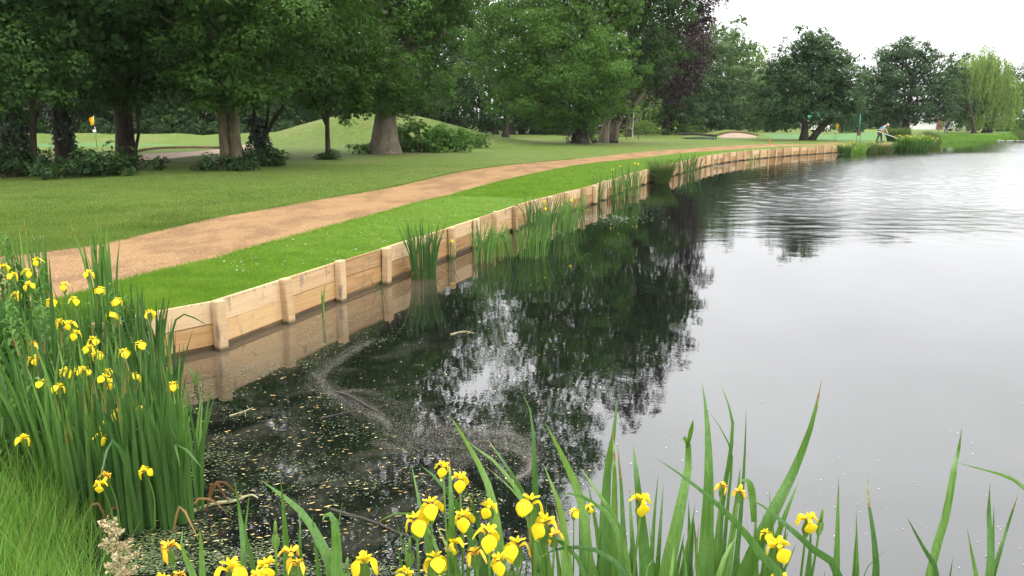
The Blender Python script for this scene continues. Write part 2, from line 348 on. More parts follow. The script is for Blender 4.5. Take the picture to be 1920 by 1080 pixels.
# ---------------------------------------------------------------- ground sheet, cut by shore, path and bunkers
def build_ground():
    pts = []; edges = []
    def loop(P, closed=True):
        s = len(pts); pts.extend(Vector((p.x, p.y)) for p in P); n = len(P)
        for i in range(n if closed else n-1): edges.append((s+i, s+(i+1) % n))
    loop(LAKE); loop(PATH); loop(BUNK_L); loop(BUNK_R); loop(GREEN_R); loop(GREEN_L)
    r = 1.2; g = []
    while r < 1100:
        k = 1.035 if 8 < r < 100 else 1.09
        n = 300 if r > 3 else 120
        for a in range(n):
            th = 2*math.pi*(a+.5*random.random())/n
            if math.cos(th) < .3 and a % 3: continue
            g.append((r*math.sin(th), r*math.cos(th)))
        r *= k
    g = np.array(g)
    d, _ = segdist(g[:, 0], g[:, 1], SEGA, SEGB)
    lk = inside(LK, g[:, 0], g[:, 1])
    g = g[(d > .15) & ~lk]
    for s in (.25, .6, 1.1, 1.8):                                 # denser rows along the shore
        nrm = np.roll(LK, -1, 0)-np.roll(LK, 1, 0); nrm /= np.linalg.norm(nrm, axis=1)[:, None]
        q = LK+np.stack([-nrm[:, 1], nrm[:, 0]], 1)*s; q2 = LK-np.stack([-nrm[:, 1], nrm[:, 0]], 1)*s
        for A in (q, q2):
            g = np.concatenate([g, A[~inside(LK, A[:, 0], A[:, 1])]])
    pts.extend(Vector((x, y)) for x, y in g)
    V, E, Fc, *_ = delaunay_2d_cdt(pts, edges, [], 0, 1e-4)
    V = np.array([[v.x, v.y] for v in V]); Fc = np.array([list(f) for f in Fc if len(f) == 3])
    C = V[Fc].mean(1); X, Y = C[:, 0], C[:, 1]
    A = V[Fc]; ar = np.abs((A[:, 1, 0]-A[:, 0, 0])*(A[:, 2, 1]-A[:, 0, 1])-(A[:, 2, 0]-A[:, 0, 0])*(A[:, 1, 1]-A[:, 0, 1]))
    Z = ground(V[:, 0], V[:, 1])
    lake = inside(LK, X, Y) | (ar < 1e-8)
    pa = np.array([[p.x, p.y] for p in PATH]); path = inside(pa, X, Y)
    bl = inside(BL, X, Y); br = inside(np.array(BUNK_R), X, Y)
    gr = inside(np.array(GREEN_R), X, Y) | inside(np.array(GREEN_L), X, Y)
    strip_poly = [p.xy for p in WALL]+[p.xy for p in PL][::-1]
    st = inside(np.array([[p.x, p.y] for p in strip_poly]), X, Y)
    d, i = segdist(X, Y, SEGA, SEGB)
    bank = ((i >= nW-1) & (d < 2.2)) | ((Y < 7.4) & (d < 4.) & (i >= nW-1) & ~st)
    cls = np.full(len(Fc), 0); cls[gr] = 3; cls[st] = 2; cls[bank & ~st] = 4; cls[bl] = 5; cls[br] = 5; cls[path] = 1; cls[lake] = -1
    V3 = np.column_stack([V, Z])
    # bunker lip: the steep far rim shows soil
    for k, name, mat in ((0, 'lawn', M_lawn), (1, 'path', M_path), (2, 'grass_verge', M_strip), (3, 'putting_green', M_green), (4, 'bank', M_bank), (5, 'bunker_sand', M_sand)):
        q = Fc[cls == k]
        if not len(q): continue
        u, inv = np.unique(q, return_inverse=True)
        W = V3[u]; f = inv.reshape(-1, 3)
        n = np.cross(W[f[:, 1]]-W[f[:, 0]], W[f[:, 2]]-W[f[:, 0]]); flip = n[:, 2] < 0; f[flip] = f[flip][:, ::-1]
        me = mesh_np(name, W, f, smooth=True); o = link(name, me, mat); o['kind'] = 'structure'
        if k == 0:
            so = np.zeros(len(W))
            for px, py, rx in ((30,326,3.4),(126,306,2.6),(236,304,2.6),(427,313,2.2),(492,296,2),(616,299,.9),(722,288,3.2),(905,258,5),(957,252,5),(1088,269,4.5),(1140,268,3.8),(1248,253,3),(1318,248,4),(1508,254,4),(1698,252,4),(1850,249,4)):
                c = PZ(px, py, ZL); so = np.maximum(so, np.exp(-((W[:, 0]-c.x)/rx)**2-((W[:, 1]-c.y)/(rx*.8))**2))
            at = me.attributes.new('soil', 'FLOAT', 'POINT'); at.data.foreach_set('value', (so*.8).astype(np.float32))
build_ground()
# turf lips of the bunkers
mb = MB()
lip = [(150,296.3),(220,293.3),(290,290.3),(350,286.8),(410,280.3),(468,274.8)]
P = catmull([PG(x, y) for x, y in lip], .4)
for a, b in zip(P, P[1:]):
    za, zb = G(a.x, a.y+.3), G(b.x, b.y+.3)
    for k in range(3):
        ha, hb = k/3, (k+1)/3
        a, b = a.copy(), b.copy()
        if k == 0: a.y -= .3; b.y -= .3
        j = .05*math.sin(a.x*5+k)
        mb.add([(a.x, a.y+ha*.2+j, za-.36+ha*.5), (b.x, b.y+ha*.2+j, zb-.36+ha*.5), (b.x, b.y+hb*.2, zb-.36+hb*.5), (a.x, a.y+hb*.2, za-.36+hb*.5)], [(0, 1, 2, 3)], random.random())
o = mb.build('bunker_bank', M_soil); o['kind'] = 'structure'
mb = MB()
n = 26
for k in range(n):                                               # soil rim over the raised right bunker
    for i in range(2):
        pass
rim = [(mR.x-1.9+4.1*k/n, mR.y-.95+.25*math.sin(k/n*math.pi)) for k in range(n+1)]
for (x0, y0), (x1, y1) in zip(rim, rim[1:]):
    z0, z1 = G(x0, y0), G(x1, y1)
    mb.add([(x0, y0-.12, z0-.12), (x1, y1-.12, z1-.12), (x1, y1-.06, z1+.1), (x0, y0-.06, z0+.1)], [(0, 1, 2, 3)])
    mb.add([(x0, y0-.06, z0+.1), (x1, y1-.06, z1+.1), (x1, y1+.25, z1+.02), (x0, y0+.25, z0+.02)], [(0, 1, 2, 3)])
o = mb.build('bunker_rim', M_soil); o['kind'] = 'structure'

# ---------------------------------------------------------------- lake
def watermat():
    m, t, b = newmat('lake_water')
    co = t.nodes.new('ShaderNodeTexCoord'); s = t.nodes.new('ShaderNodeSeparateXYZ'); t.links.new(co.outputs['Object'], s.inputs[0])
    X, Y = s.outputs['X'], s.outputs['Y']
    def n(scale, stretch, det=3, dist=0): return noise(t, scale, det, .55, stretch, dist=dist).outputs['Fac']
    rip = math_(t, 'ADD', math_(t, 'MULTIPLY', n(1.3, (.5, 1.5, 1), 3), 1.), math_(t, 'MULTIPLY', n(5.5, (.5, 1.5, 1), 3), .35))
    # ripple field: open water beyond ~15 m, sheltered next to the timber wall
    shore = attr(t, 'shore')
    mask = math_(t, 'MULTIPLY', maprange(t, math_(t, 'ADD', Y, math_(t, 'MULTIPLY', math_(t, 'SUBTRACT', n(.25, (1, 1, 1)), .5), 9)), 14, 24), maprange(t, shore, 1.5, 8, .0, .2))
    calm = math_(t, 'MULTIPLY', n(1.1, (1, 1, 1), 2), .014)
    micro = math_(t, 'MULTIPLY', n(14, (1, 1, 1), 2), .0015)
    h = math_(t, 'ADD', math_(t, 'ADD', math_(t, 'MULTIPLY', rip, mask), calm), micro)
    nb = bump(t, None, h, 1.0, .15)
    fr = t.nodes.new('ShaderNodeFresnel'); fr.inputs['IOR'].default_value = 1.85; t.links.new(nb, fr.inputs['Normal'])
    gl = t.nodes.new('ShaderNodeBsdfGlossy'); gl.inputs['Roughness'].default_value = .015; t.links.new(nb, gl.inputs['Normal'])
    gl.inputs['Color'].default_value = (.98, .98, .98, 1)
    t.links.new(math_(t, 'ADD', .012, math_(t, 'MULTIPLY', mask, .9)), gl.inputs['Roughness'])
    # silt cloud along the timber and films of pollen drawn out by the current
    film = noise(t, 1.1, 7, .7, (1, 1, 1), dist=1.6).outputs['Fac']
    near = math_(t, 'MULTIPLY', maprange(t, Y, 10.5, 6.), maprange(t, X, .6, -1.4))
    fm = math_(t, 'MULTIPLY', maprange(t, film, .45, .72, 0, .75), near)
    dcol = mixc(t, fm, (.004, .005, .004), (.05, .048, .038))
    silt = math_(t, 'MULTIPLY', maprange(t, math_(t, 'ADD', attr(t, 'walldist'), math_(t, 'MULTIPLY', film, .8)), 1.9, .5, 0, .8), maprange(t, Y, 18, 9))
    dcol = mixc(t, silt, dcol, (.105, .08, .052))
    t.links.new(math_(t, 'ADD', math_(t, 'MULTIPLY', silt, .07), math_(t, 'ADD', .012, math_(t, 'MULTIPLY', mask, .9))), gl.inputs['Roughness'])
    di = t.nodes.new('ShaderNodeBsdfDiffuse'); t.links.new(dcol, di.inputs[0])
    mx = t.nodes.new('ShaderNodeMixShader'); t.links.new(fr.outputs[0], mx.inputs[0]); t.links.new(di.outputs[0], mx.inputs[1]); t.links.new(gl.outputs[0], mx.inputs[2])
    t.links.new(mx.outputs[0], t.nodes['Material Output'].inputs[0]); return m
M_water = watermat()
wx = np.concatenate([[-5.2], np.arange(-4.6, 60, .14), np.linspace(61, 125, 10)]); wy = np.concatenate([np.linspace(-15, 2, 10), np.arange(2.4, 12, .4), np.arange(12, 92, .125), [94, 96]])
nx, ny = len(wx), len(wy); XX, YY = np.meshgrid(wx, wy); X_, Y_ = XX.ravel(), YY.ravel()
step = 12; sd_, _i = segdist(X_[::1], Y_[::1], SEGA[::3], np.roll(SEGA[::3], -1, 0)); wd_, _i = segdist(X_, Y_, np.array([p.xy for p in WALL[:-1:2]]), np.array([p.xy for p in WALL[2::2]]+[WALL[-1].xy])[:len(WALL[:-1:2])])
g_ = np.random.default_rng(5); Hh = np.zeros(len(X_)); gust = np.zeros(len(X_))
for _ in range(64):                                              # wind ripples: a spread of short waves
    lam = .33*(3.4**g_.random()); th_ = math.pi/2+g_.normal(0, .85); k_ = 2*math.pi/lam; Hh += (lam**1.1)*.0019*np.sin(k_*(math.cos(th_)*X_+math.sin(th_)*Y_)+g_.random()*6.28)
for _ in range(9): gust += np.sin((X_*g_.normal(0, .12)+Y_*g_.normal(0, .2))+g_.random()*6.28)
act = sm((Y_-13-1.6*np.sin(X_*.3))/13)*sm((sd_-1.2)/6)*np.clip(.75+.2*gust, .15, 1.3)
act *= 1-.75*sm((wd_*0+14-X_*.0-(X_-Y_*.13)*3)/14)*sm((34-Y_)/14)
Zw = Hh*act
V = np.column_stack([X_, Y_, Zw]); jj, ii = np.meshgrid(np.arange(ny-1), np.arange(nx-1), indexing='ij'); q0 = (jj*nx+ii).ravel()
o = link('lake_water', mesh_np('lake_water', V, np.stack([q0, q0+1, q0+nx+1, q0+nx], 1), smooth=True), M_water); o['kind'] = 'structure'
for nm_, v_ in (('shore', sd_), ('walldist', wd_)): at = o.data.attributes.new(nm_, 'FLOAT', 'POINT'); at.data.foreach_set('value', v_.astype(np.float32))

# ---------------------------------------------------------------- timber retaining wall
wall = empty('retaining_wall', WALL[0], 'long new pale oak retaining wall curving along the pond edge', 'retaining wall')
def wall_frame(i):
    a = WALL[max(i-1, 0)]; b = WALL[min(i+1, len(WALL)-1)]; d = (b-a).normalized(); return d, Vector((d.y, -d.x, 0))   # along, towards the water
w0 = WALL[0]
courses = [('upper_board', .305, .545, .0), ('lower_board', .066, .298, .004), ('foot_board', -.3, .056, -.016)]
for nm, z0, z1, off in courses:
    mb = MB()
    for i in range(len(WALL)-1):
        a, b = WALL[i], WALL[i+1]; na, nb2 = wall_frame(i)[1], wall_frame(i+1)[1]; t = random.random()
        dz = rng.normal(0, .004); d = (b-a).normalized()*.002; o1 = off+rng.normal(0, .002); th = .05
        p = [a+d+na*o1, b-d+nb2*o1, b-d+nb2*(o1-th), a+d+na*(o1-th)]
        dzz = (z0, z1+dz)
        V = [(q.x-w0.x, q.y-w0.y, z) for z in dzz for q in p]
        mb.add(V, [(0, 1, 5, 4), (1, 2, 6, 5), (2, 3, 7, 6), (3, 0, 4, 7), (4, 5, 6, 7), (3, 2, 1, 0)], t)
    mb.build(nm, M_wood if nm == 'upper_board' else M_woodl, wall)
for i in range(1, len(WALL)-1):
    d, n = wall_frame(i); c = WALL[i]+n*(.062+rng.normal(0, .004))-w0
    mb = MB(); wdt, dep = .135*(1+rng.normal(0, .07)), .1
    top = .566+rng.normal(0, .012); ch = .012
    ang = math.atan2(d.y, d.x)+rng.normal(0, .06)
    prof = [(-wdt/2, dep/2), (-wdt/2, -dep/2+ch), (-wdt/2+ch, -dep/2), (wdt/2-ch, -dep/2), (wdt/2, -dep/2+ch), (wdt/2, dep/2)]
    V = []; lx, ly = rng.normal(0, .012, 2)
    for z, k in ((-.4, 1), (.25, 1), (top-.012, 1), (top, .9)):
        for x, y in prof:
            xx, yy = x*k, y*k; q = (z/top)
            V.append((c.x+xx*math.cos(ang)-yy*math.sin(ang)+lx*q, c.y+xx*math.sin(ang)+yy*math.cos(ang)+ly*q, z))
    K = len(prof); fs = [(r*K+j, r*K+(j+1) % K, r*K+K+(j+1) % K, r*K+K+j) for r in range(3) for j in range(K)]
    fs += [(3*K, 3*K+1, 3*K+2, 3*K+3), (3*K, 3*K+3, 3*K+4, 3*K+5)]
    mb.add(V, fs, random.random())
    mb.build('post', M_post, wall)

# ================================================================ trees
def unit(v): return v/(np.linalg.norm(v, axis=1)[:, None]+1e-9)
def leaves(C, Nn, L, tint, aspect=.55):
    """one folded leaf spray (2 quads sharing the midrib would double the count: a kite is enough) per centre"""
    n = len(C); u = unit(np.cross(Nn, unit(rng.normal(size=(n, 3))))); v = np.cross(Nn, u)
    L = (L*(.65+.7*rng.random(n)))[:, None]
    a = C-u*L*.5; b = C+v*L*aspect*.5+u*L*.05-Nn*L*.08; c = C+u*L*.5-Nn*L*.1; d = C-v*L*aspect*.5+u*L*.05-Nn*L*.08
    V = np.stack([a, b, c, d], 1).reshape(-1, 3)
    return V, np.arange(4*n).reshape(-1, 4), tint
def lobe_leaves(c, r, leaf, dens=1., puff=None, up=.55, droop=0., core=True):
    """leaves of one lobe of a crown: rounded sprays set round the lobe's skin, plus larger leaves inside, tinted dark as painted shade"""
    c = np.array(c, float); r = np.array(r, float) if np.ndim(r) else np.array([r, r, r*.85]); R = r.mean()
    rp = puff or min(max(.36*R, .3), 1.0)
    k = max(5, int(2.6*(R/rp)**2)); d = unit(rng.normal(size=(k, 3)))
    d = d[(d[:, 2] > -.75)]
    rad = .78+.32*rng.random(len(d)); P = c+d*r*rad[:, None]
    pr = rp*(.55+.75*rng.random(len(P)))
    out = []
    for p, q, dd in zip(P, pr, d):
        m = max(6, int(dens*4.6*(q/leaf)**2)); e = unit(rng.normal(size=(m, 3))+dd*.55+np.array([0, 0, .45]))
        s = (.45+.6*rng.random(m)**.6)[:, None]; X = p+e*s*q*np.array([1, 1, .62])
        X[:, 2] -= droop*q*rng.random(m)**2
        nn = unit(e*.9+np.array([0, 0, up])+rng.normal(size=(m, 3))*.32)
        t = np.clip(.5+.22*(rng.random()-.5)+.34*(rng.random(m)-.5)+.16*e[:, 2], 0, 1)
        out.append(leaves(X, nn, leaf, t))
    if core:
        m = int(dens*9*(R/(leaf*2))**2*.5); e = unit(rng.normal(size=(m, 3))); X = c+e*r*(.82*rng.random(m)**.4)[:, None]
        out.append(leaves(X, unit(rng.normal(size=(m, 3))), leaf*2.1, np.full(m, .2)+.2*rng.random(m), .7))  # low tint paints the shade of the crown's interior
    return out
def crown_mesh(name, lobes, leaf, dens=1., fine_below=None, **kw):
    Vs, Fs, Ts, n = [], [], [], 0
    for l in lobes:
        c, r = l[:3], l[3]
        lf = leaf*(1.5 if fine_below is not None and c[2] > fine_below else 1)
        for V, Fq, t in lobe_leaves(c, r, lf, dens, **kw):
            Vs.append(V); Fs.append(Fq+n); Ts.append(t); n += len(V)
    return mesh_np(name, np.concatenate(Vs), np.concatenate(Fs), np.concatenate(Ts))
def auto_lobes(z0, z1, Rm, n, belly=.4, seed=0, flat=1.):
    """lobes filling a natural crown envelope (local coordinates, trunk at the origin)"""
    g = np.random.default_rng(seed); out = []
    for i in range(n):
        h = ((i+.5)/n)**1.25; env = Rm*(.55+.45*math.sin(math.pi*min(1, h*1.15+.1)))*(1-max(0, h-.6)*1.3)
        a = i*2.399+g.random()*.9; rr = env*(.25+.6*g.random()**.6); r = Rm*(.28+.14*g.random())*(1-.3*h)
        out.append((rr*math.cos(a), rr*math.sin(a), z0+r*.5+(z1-z0-r*1.2)*h, (r*1.15, r*1.15, r*.8*flat)))
    return out
def px_lobes(base, items, d, spread=2.):
    """lobes given by where the photo shows them: (px, py, radius_m[, depth offset]) at distance d from the camera"""
    out = []
    for it in items:
        dy = it[3] if len(it) > 3 else 0
        p = PD(it[0], it[1], d+dy)-base; out.append((p.x, p.y, p.z, it[2]))
        if it[2] > 1.05:                                          # outlying sprays keep the outline ragged
            for _ in range(3):
                a = random.uniform(-.5, 3.64); k = it[2]*random.uniform(.95, 1.25); out.append((p.x+k*math.cos(a), p.y+random.uniform(-.5, .5)*it[2], p.z+k*.9*math.sin(a), it[2]*random.uniform(.22, .36)))
    return out
def rx_lobes(base, items, d):
    """upper crown sized from its outline in the still water: same distance, height mirrored"""
    out = []
    for x, y, r in items:
        p = PD(x, y, d); out.append((p.x-base.x, p.y-base.y, -p.z-base.z, r))
    return out
def trunk_mesh(mb, H, r0, bend=(0, 0), flare=1.5, k=10, top=.25, wob=.12, start=(0, 0), seed=0, sink=.3):
    g = np.random.default_rng(seed+3); n = 12; zs = np.concatenate([[-sink], np.linspace(0, H, n)])
    P, rr = [], []; ph = g.random(2)*6
    for z in zs:
        h = max(z, 0)/H
        P.append((start[0]+bend[0]*h**1.2+wob*math.sin(h*5+ph[0])*h**.5*r0*4, start[1]+bend[1]*h**1.2+wob*math.sin(h*4+ph[1])*h**.5*r0*4, z))
        f = 1+(flare-1)*math.exp(-max(z, 0)/(r0*1.6)); rr.append(r0*f*(1-(1-top)*h))
    mb.tube(P, rr, k); return P
def limb(mb, a, b, r0, r1, sag=.15, seed=0):
    g = np.random.default_rng(seed); a, b = np.array(a, float), np.array(b, float); L = np.linalg.norm(b-a)
    t = np.linspace(0, 1, 7)[:, None]; P = a+(b-a)*t; P[:, 2] += np.sin(t[:, 0]*np.pi)*L*sag
    P[1:-1] += g.normal(0, .035*L, (5, 3)); mb.tube(P, np.linspace(r0, r1, 7), 6, cap=False)
def tree(name, label, cat, base, lobes, leaf, mleaf, mbark, H, r0, dens=1., bend=(0, 0), flare=1.5, group=None, twin=None, fine_below=None,
         nlimb=9, seed=0, fork=None, ivy=None, crownkw={}, rz=0, limb_z=.32, extra=None, k=10):
    root = empty(name, base, label, cat, group, rz)
    mb = MB(); P = trunk_mesh(mb, H, r0, bend, flare, k, seed=seed)
    stems = [P]
    for tw in (twin or []):      # (dx, dy, bendx, bendy, r, H)
        stems.append(trunk_mesh(mb, tw[5], tw[4], (tw[2], tw[3]), flare, k, start=(tw[0], tw[1]), seed=seed+9))
    g = np.random.default_rng(seed+1); order = g.permutation(len(lobes))[:nlimb]
    for q, j in enumerate(order):
        l = lobes[j]; S = stems[q % len(stems)]; zt = max(H*limb_z, min(l[2]-1.0, H*.9)); s = min(S, key=lambda p: abs(p[2]-zt*(.65+.3*g.random())))
        limb(mb, s, l[:3], r0*.34, r0*.07, .08, seed+q)
    for e in (extra or []): mb.tube(e[0], e[1], 8)
    mb.build('trunk', mbark, root, True)
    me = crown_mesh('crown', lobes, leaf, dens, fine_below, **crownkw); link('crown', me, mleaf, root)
    if ivy:
        zt, rr, dn = ivy; n = int(dn); a = rng.random(n)*2*np.pi; z = rng.random(n)*zt
        S = np.array(P); cx = np.interp(z, S[:, 2], S[:, 0]); cyy = np.interp(z, S[:, 2], S[:, 1])
        blob = 1+.35*np.sin(z*3.1+a*2)+.2*np.sin(a*5+z*7)
        rad = rr*blob*(.75+.3*rng.random(n))*(1.25-.35*z/zt)
        d = np.stack([np.cos(a), np.sin(a), np.zeros(n)], 1); X = np.stack([cx, cyy, z], 1)+d*rad[:, None]
        V, Fq, t = leaves(X, unit(d+rng.normal(size=(n, 3))*.4+np.array([0, 0, .3])), .13, .15+.4*rng.random(n), .8)
        link('ivy', mesh_np('ivy', V, Fq, t), M_ivy, root)
    return root
def dup(root, loc, rz, sc, label, group):
    r = root.copy(); scene.collection.objects.link(r); r.location = loc; r.rotation_euler = (0, 0, rz); r.scale = (sc, sc, sc)
    r['label'] = label; r['group'] = group
    for ch in list(root.children):
        c = ch.copy(); scene.collection.objects.link(c); c.parent = r
    return r
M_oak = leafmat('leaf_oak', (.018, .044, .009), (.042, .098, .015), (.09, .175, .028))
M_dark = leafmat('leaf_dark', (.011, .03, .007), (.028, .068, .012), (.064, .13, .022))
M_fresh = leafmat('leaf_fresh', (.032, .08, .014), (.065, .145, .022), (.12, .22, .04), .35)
M_yew = leafmat('leaf_yew', (.012, .03, .01), (.025, .058, .014), (.06, .105, .02), .15)
M_beech = leafmat('leaf_copper', (.012, .008, .01), (.035, .016, .02), (.075, .035, .04), .15)
M_ivy = leafmat('leaf_ivy', (.008, .022, .007), (.018, .045, .012), (.04, .085, .02), .12, .4, .5)
M_far = leafmat('leaf_far', (.035, .07, .025), (.065, .12, .04), (.12, .19, .06))
M_fardark = leafmat('leaf_fardark', (.018, .042, .016), (.034, .075, .024), (.07, .125, .036))
M_willow = leafmat('leaf_willow', (.08, .13, .03), (.15, .23, .055), (.24, .33, .09), .35)
M_birch = leafmat('leaf_birch', (.07, .12, .03), (.12, .2, .045), (.19, .28, .07), .35)
M_bush = leafmat('leaf_bush', (.03, .075, .014), (.06, .14, .024), (.11, .21, .04), .3)
M_bramble = leafmat('leaf_bramble', (.01, .025, .007), (.022, .052, .012), (.05, .1, .022), .2)
M_barkd = barkmat('bark_dark', (.02, .016, .012), (.06, .048, .035))
M_barkg = barkmat('bark_grey', (.09, .075, .055), (.24, .2, .15), 1.)
M_barkt = barkmat('bark_tan', (.07, .058, .034), (.2, .17, .105), 1.2, .7)
M_barkw = barkmat('bark_birch', (.3, .28, .24), (.6, .58, .54), 2)

GW = 'woodland trees across the lawn'
# --- nearest row on the left
b = PG(30, 326)
tree('woodland_tree', 'leftmost thick black-barked ivy-clad tree rising from the bramble thicket', 'tree', b, auto_lobes(3.4, 25, 7, 46, seed=1)+px_lobes(b, [(10,150,1.3,-3),(55,165,1.2,-3),(80,135,1.3,-2.5),(30,120,1.5,-3),(0,185,1.0,-2)], b.y), .13, M_dark, M_barkd, 17, .42,
     twin=[(-1.2, .3, -1.0, .6, .16, 9), (.8, -.2, .7, 0, .13, 7)], fine_below=9.8, ivy=(6.5, .62, 5200), seed=1, group=GW)
b = PG(126, 306)
tree('woodland_tree', 'ivy-wrapped dark tree with a pale stem running up it, left of the flag', 'tree', b, auto_lobes(3.8, 23, 6.2, 40, seed=2)+px_lobes(b, [(120,160,1.2,-2.5),(150,140,1.3,-2),(110,125,1.3,-2),(140,185,.8,-1.5)], b.y), .13, M_dark, M_barkd, 16, .3,
     fine_below=9.8, ivy=(6, .42, 3600), seed=2, group=GW, twin=[(-.05, -.55, .3, -.1, .1, 8)])
b = PG(236, 304)
tree('woodland_tree', 'dark upright tree with a thin side stem standing right of the flag', 'tree', b, auto_lobes(3.7, 25, 7.2, 46, seed=3)+px_lobes(b, [(215,165,1.2,-2.5),(255,170,1.2,-2.5),(235,135,1.5,-3),(280,150,1.2,-2),(200,135,1.2,-2),(245,190,.8,-2)], b.y), .13, M_dark, M_barkd, 17, .34,
     fine_below=9.8, seed=3, group=GW, twin=[(.35, .1, .25, .1, .17, 12)], extra=[([(.5, -.1, 0), (.62, -.1, .7), (.85, -.1, 1.5), (.8, 0, 2.6), (.7, 0, 4.2)], [.1, .08, .075, .07, .05])])
b = PG(427, 313)
tree('woodland_tree', 'pale tan twin-trunked tree with its two stems fused at the foot', 'tree', b, auto_lobes(3.5, 25, 7.2, 48, seed=4)+px_lobes(b, [(405,165,1.2,-2.2),(440,172,1.2,-2.4),(425,140,1.5,-2.6),(470,150,1.3,-2),(385,145,1.2,-2),(455,185,.8,-1.6),(395,185,.8,-1.5),(428,100,1.6,-2.5),(428,60,1.6,-2.5)], b.y), .13, M_oak, M_barkt, 17, .21,
     fine_below=9.8, seed=4, group=GW, bend=(-.5, .3), twin=[(.4, -.05, .5, .3, .19, 17)], flare=1.25)
# crooked thorn with ivy at its foot
b = PG(492, 296)
e = [([(-.9, 0, 0), (-1.1, 0, .7), (-1.6, 0, 1.5), (-1.5, 0, 2.6), (-1.3, 0, 4.)], [.13, .1, .08, .06, .04]),
     ([(.1, 0, 0), (.1, 0, .9), (.6, 0, 1.7), (1.1, .1, 2.4), (1.2, 0, 3.4), (1.0, 0, 4.6)], [.14, .11, .1, .08, .07, .04]),
     ([(.1, 0, .9), (.35, .1, 1.9), (.45, .1, 3.0), (.3, 0, 4.4)], [.09, .07, .06, .04])]
tree('thorn_tree', 'small crooked many-stemmed thorn with ivy thick round its foot', 'tree', b, [(x, y, z, r) for x, y, z, r in [(-1.4, 0, 5, 1.3), (.3, .2, 5.5, 1.5), (1.6, 0, 5.2, 1.3), (.9, .5, 6.6, 1.6), (-.7, .4, 6.7, 1.5), (0, 0, 8, 1.6), (2.6, .3, 6, 1.2)]],
     .15, M_oak, M_barkd, 4.2, .13, ivy=(1.9, .42, 1900), nlimb=6, seed=5, extra=e, bend=(-.5, 0))
# slender tree in the open
b = PG(616, 299)
tree('young_tree', 'slender young tree forking low, standing alone before the grass mound', 'tree', b, px_lobes(b, [(596,196,.8),(640,200,.8),(575,170,1.0),(615,160,1.0),(655,165,1.0),(590,125,1.2),(635,120,1.2),(675,140,1.0),(560,135,.9),(600,80,1.3),(650,75,1.3),(625,35,1.3),(690,100,1.0),(610,-10,1.3),(570,60,1.1)], b.y),
     .15, M_oak, M_barkd, 5.4, .13, nlimb=9, seed=6, dens=.85, flare=1.3, limb_z=.28, extra=[([(0, 0, 1.6), (-.35, 0, 2.4), (-.75, 0, 3.1), (-1.0, 0, 4.2)], [.09, .08, .06, .04])])
# the big oak
b = PG(722, 288)
lob = px_lobes(b, [(600,178,1.5,-2),(640,150,2.0,-3),(680,190,1.3,-2.5),(700,120,2.4,-2),(760,150,2.0,-2),(790,110,2.0,1),(720,60,2.8,0),(650,90,2.4,-1),(780,40,2.6,2),(610,60,2.2,1),(660,10,2.6,0),(740,-20,2.8,1),(785,190,1.2,1),(745,190,1.2,-1),(665,212,.9,-3),(705,165,1.6,-3),
      (600,-40,2.4,0),(700,-90,3,0),(650,-160,3,1),(620,-260,2.6,0),(560,-140,2.4,2),(830,30,1.4,0),(815,-20,1.5,1)], b.y)
lob += rx_lobes(b, [(870,620,2.2),(840,560,2),(820,700,2.8),(780,640,2.8),(740,760,3),(850,790,2.8),(800,850,3),(700,850,3),(880,860,2.4),(760,930,3.2),(860,950,3.2),(680,950,3.2),(820,1040,3.2),(920,1000,2.8),(980,980,2.2),(720,1050,3.2),(620,1000,3),(600,880,3),(660,780,3),(900,930,2.6)], b.y)
tree('oak_tree', 'massive old oak with a thick flared grey trunk beside the mound', 'tree', b, lob, .125, M_oak, M_barkg, 9, .64, flare=1.5, nlimb=14, seed=7, fine_below=9.8, k=16, limb_z=.42, dens=1.1, group=GW)
# --- behind: yews and conifers right of the mound
b = PG(905, 258)
tree('yew_tree', 'dark drooping yew, nearer the pale-trunked oak and bushes', 'tree', b, px_lobes(b, [(870,170,2.2),(910,190,2.2),(890,215,1.7),(930,150,2.2),(880,130,1.8),(850,200,1.6),(905,232,1.2),(935,215,1.7),(865,235,1.0),(900,100,1.6)], b.y), .2, M_yew, M_barkd, 8, .38, seed=8, crownkw=dict(droop=.9), nlimb=6, twin=[(2.2, .5, .3, 0, .3, 7)])
b = PG(957, 252)
tree('yew_tree', 'dark low-spreading yew on three short trunks, left of the great hornbeam', 'tree', b, px_lobes(b, [(960,190,2.4),(1000,205,2.2),(930,215,1.6),(985,170,2.4),(1020,225,1.6),(950,150,2.2),(980,228,1.3),(1030,190,2.2)], b.y), .22, M_yew, M_barkd, 8, .42, seed=9, crownkw=dict(droop=.9), nlimb=6, twin=[(-1.7, .4, -.4, 0, .3, 7), (1.3, 1, .3, 0, .3, 7)])
b = PG(915, 250)+Vector((0, 8, 0)); b.z = G(b.x, b.y)
tree('tall_tree', 'tall dark tree filling the gap behind the yews', 'tree', b, px_lobes(b, [(870,60,2.8),(850,110,2.3),(900,20,2.8),(860,0,2.6),(905,100,2.6),(880,-40,2.8),(890,-120,2.8),(850,150,1.8),(930,60,2.4),(840,40,1.4),(870,-90,2.6),(895,-190,2.6)], b.y), .22, M_dark, M_barkd, 16, .3, seed=10, nlimb=8, group=GW)
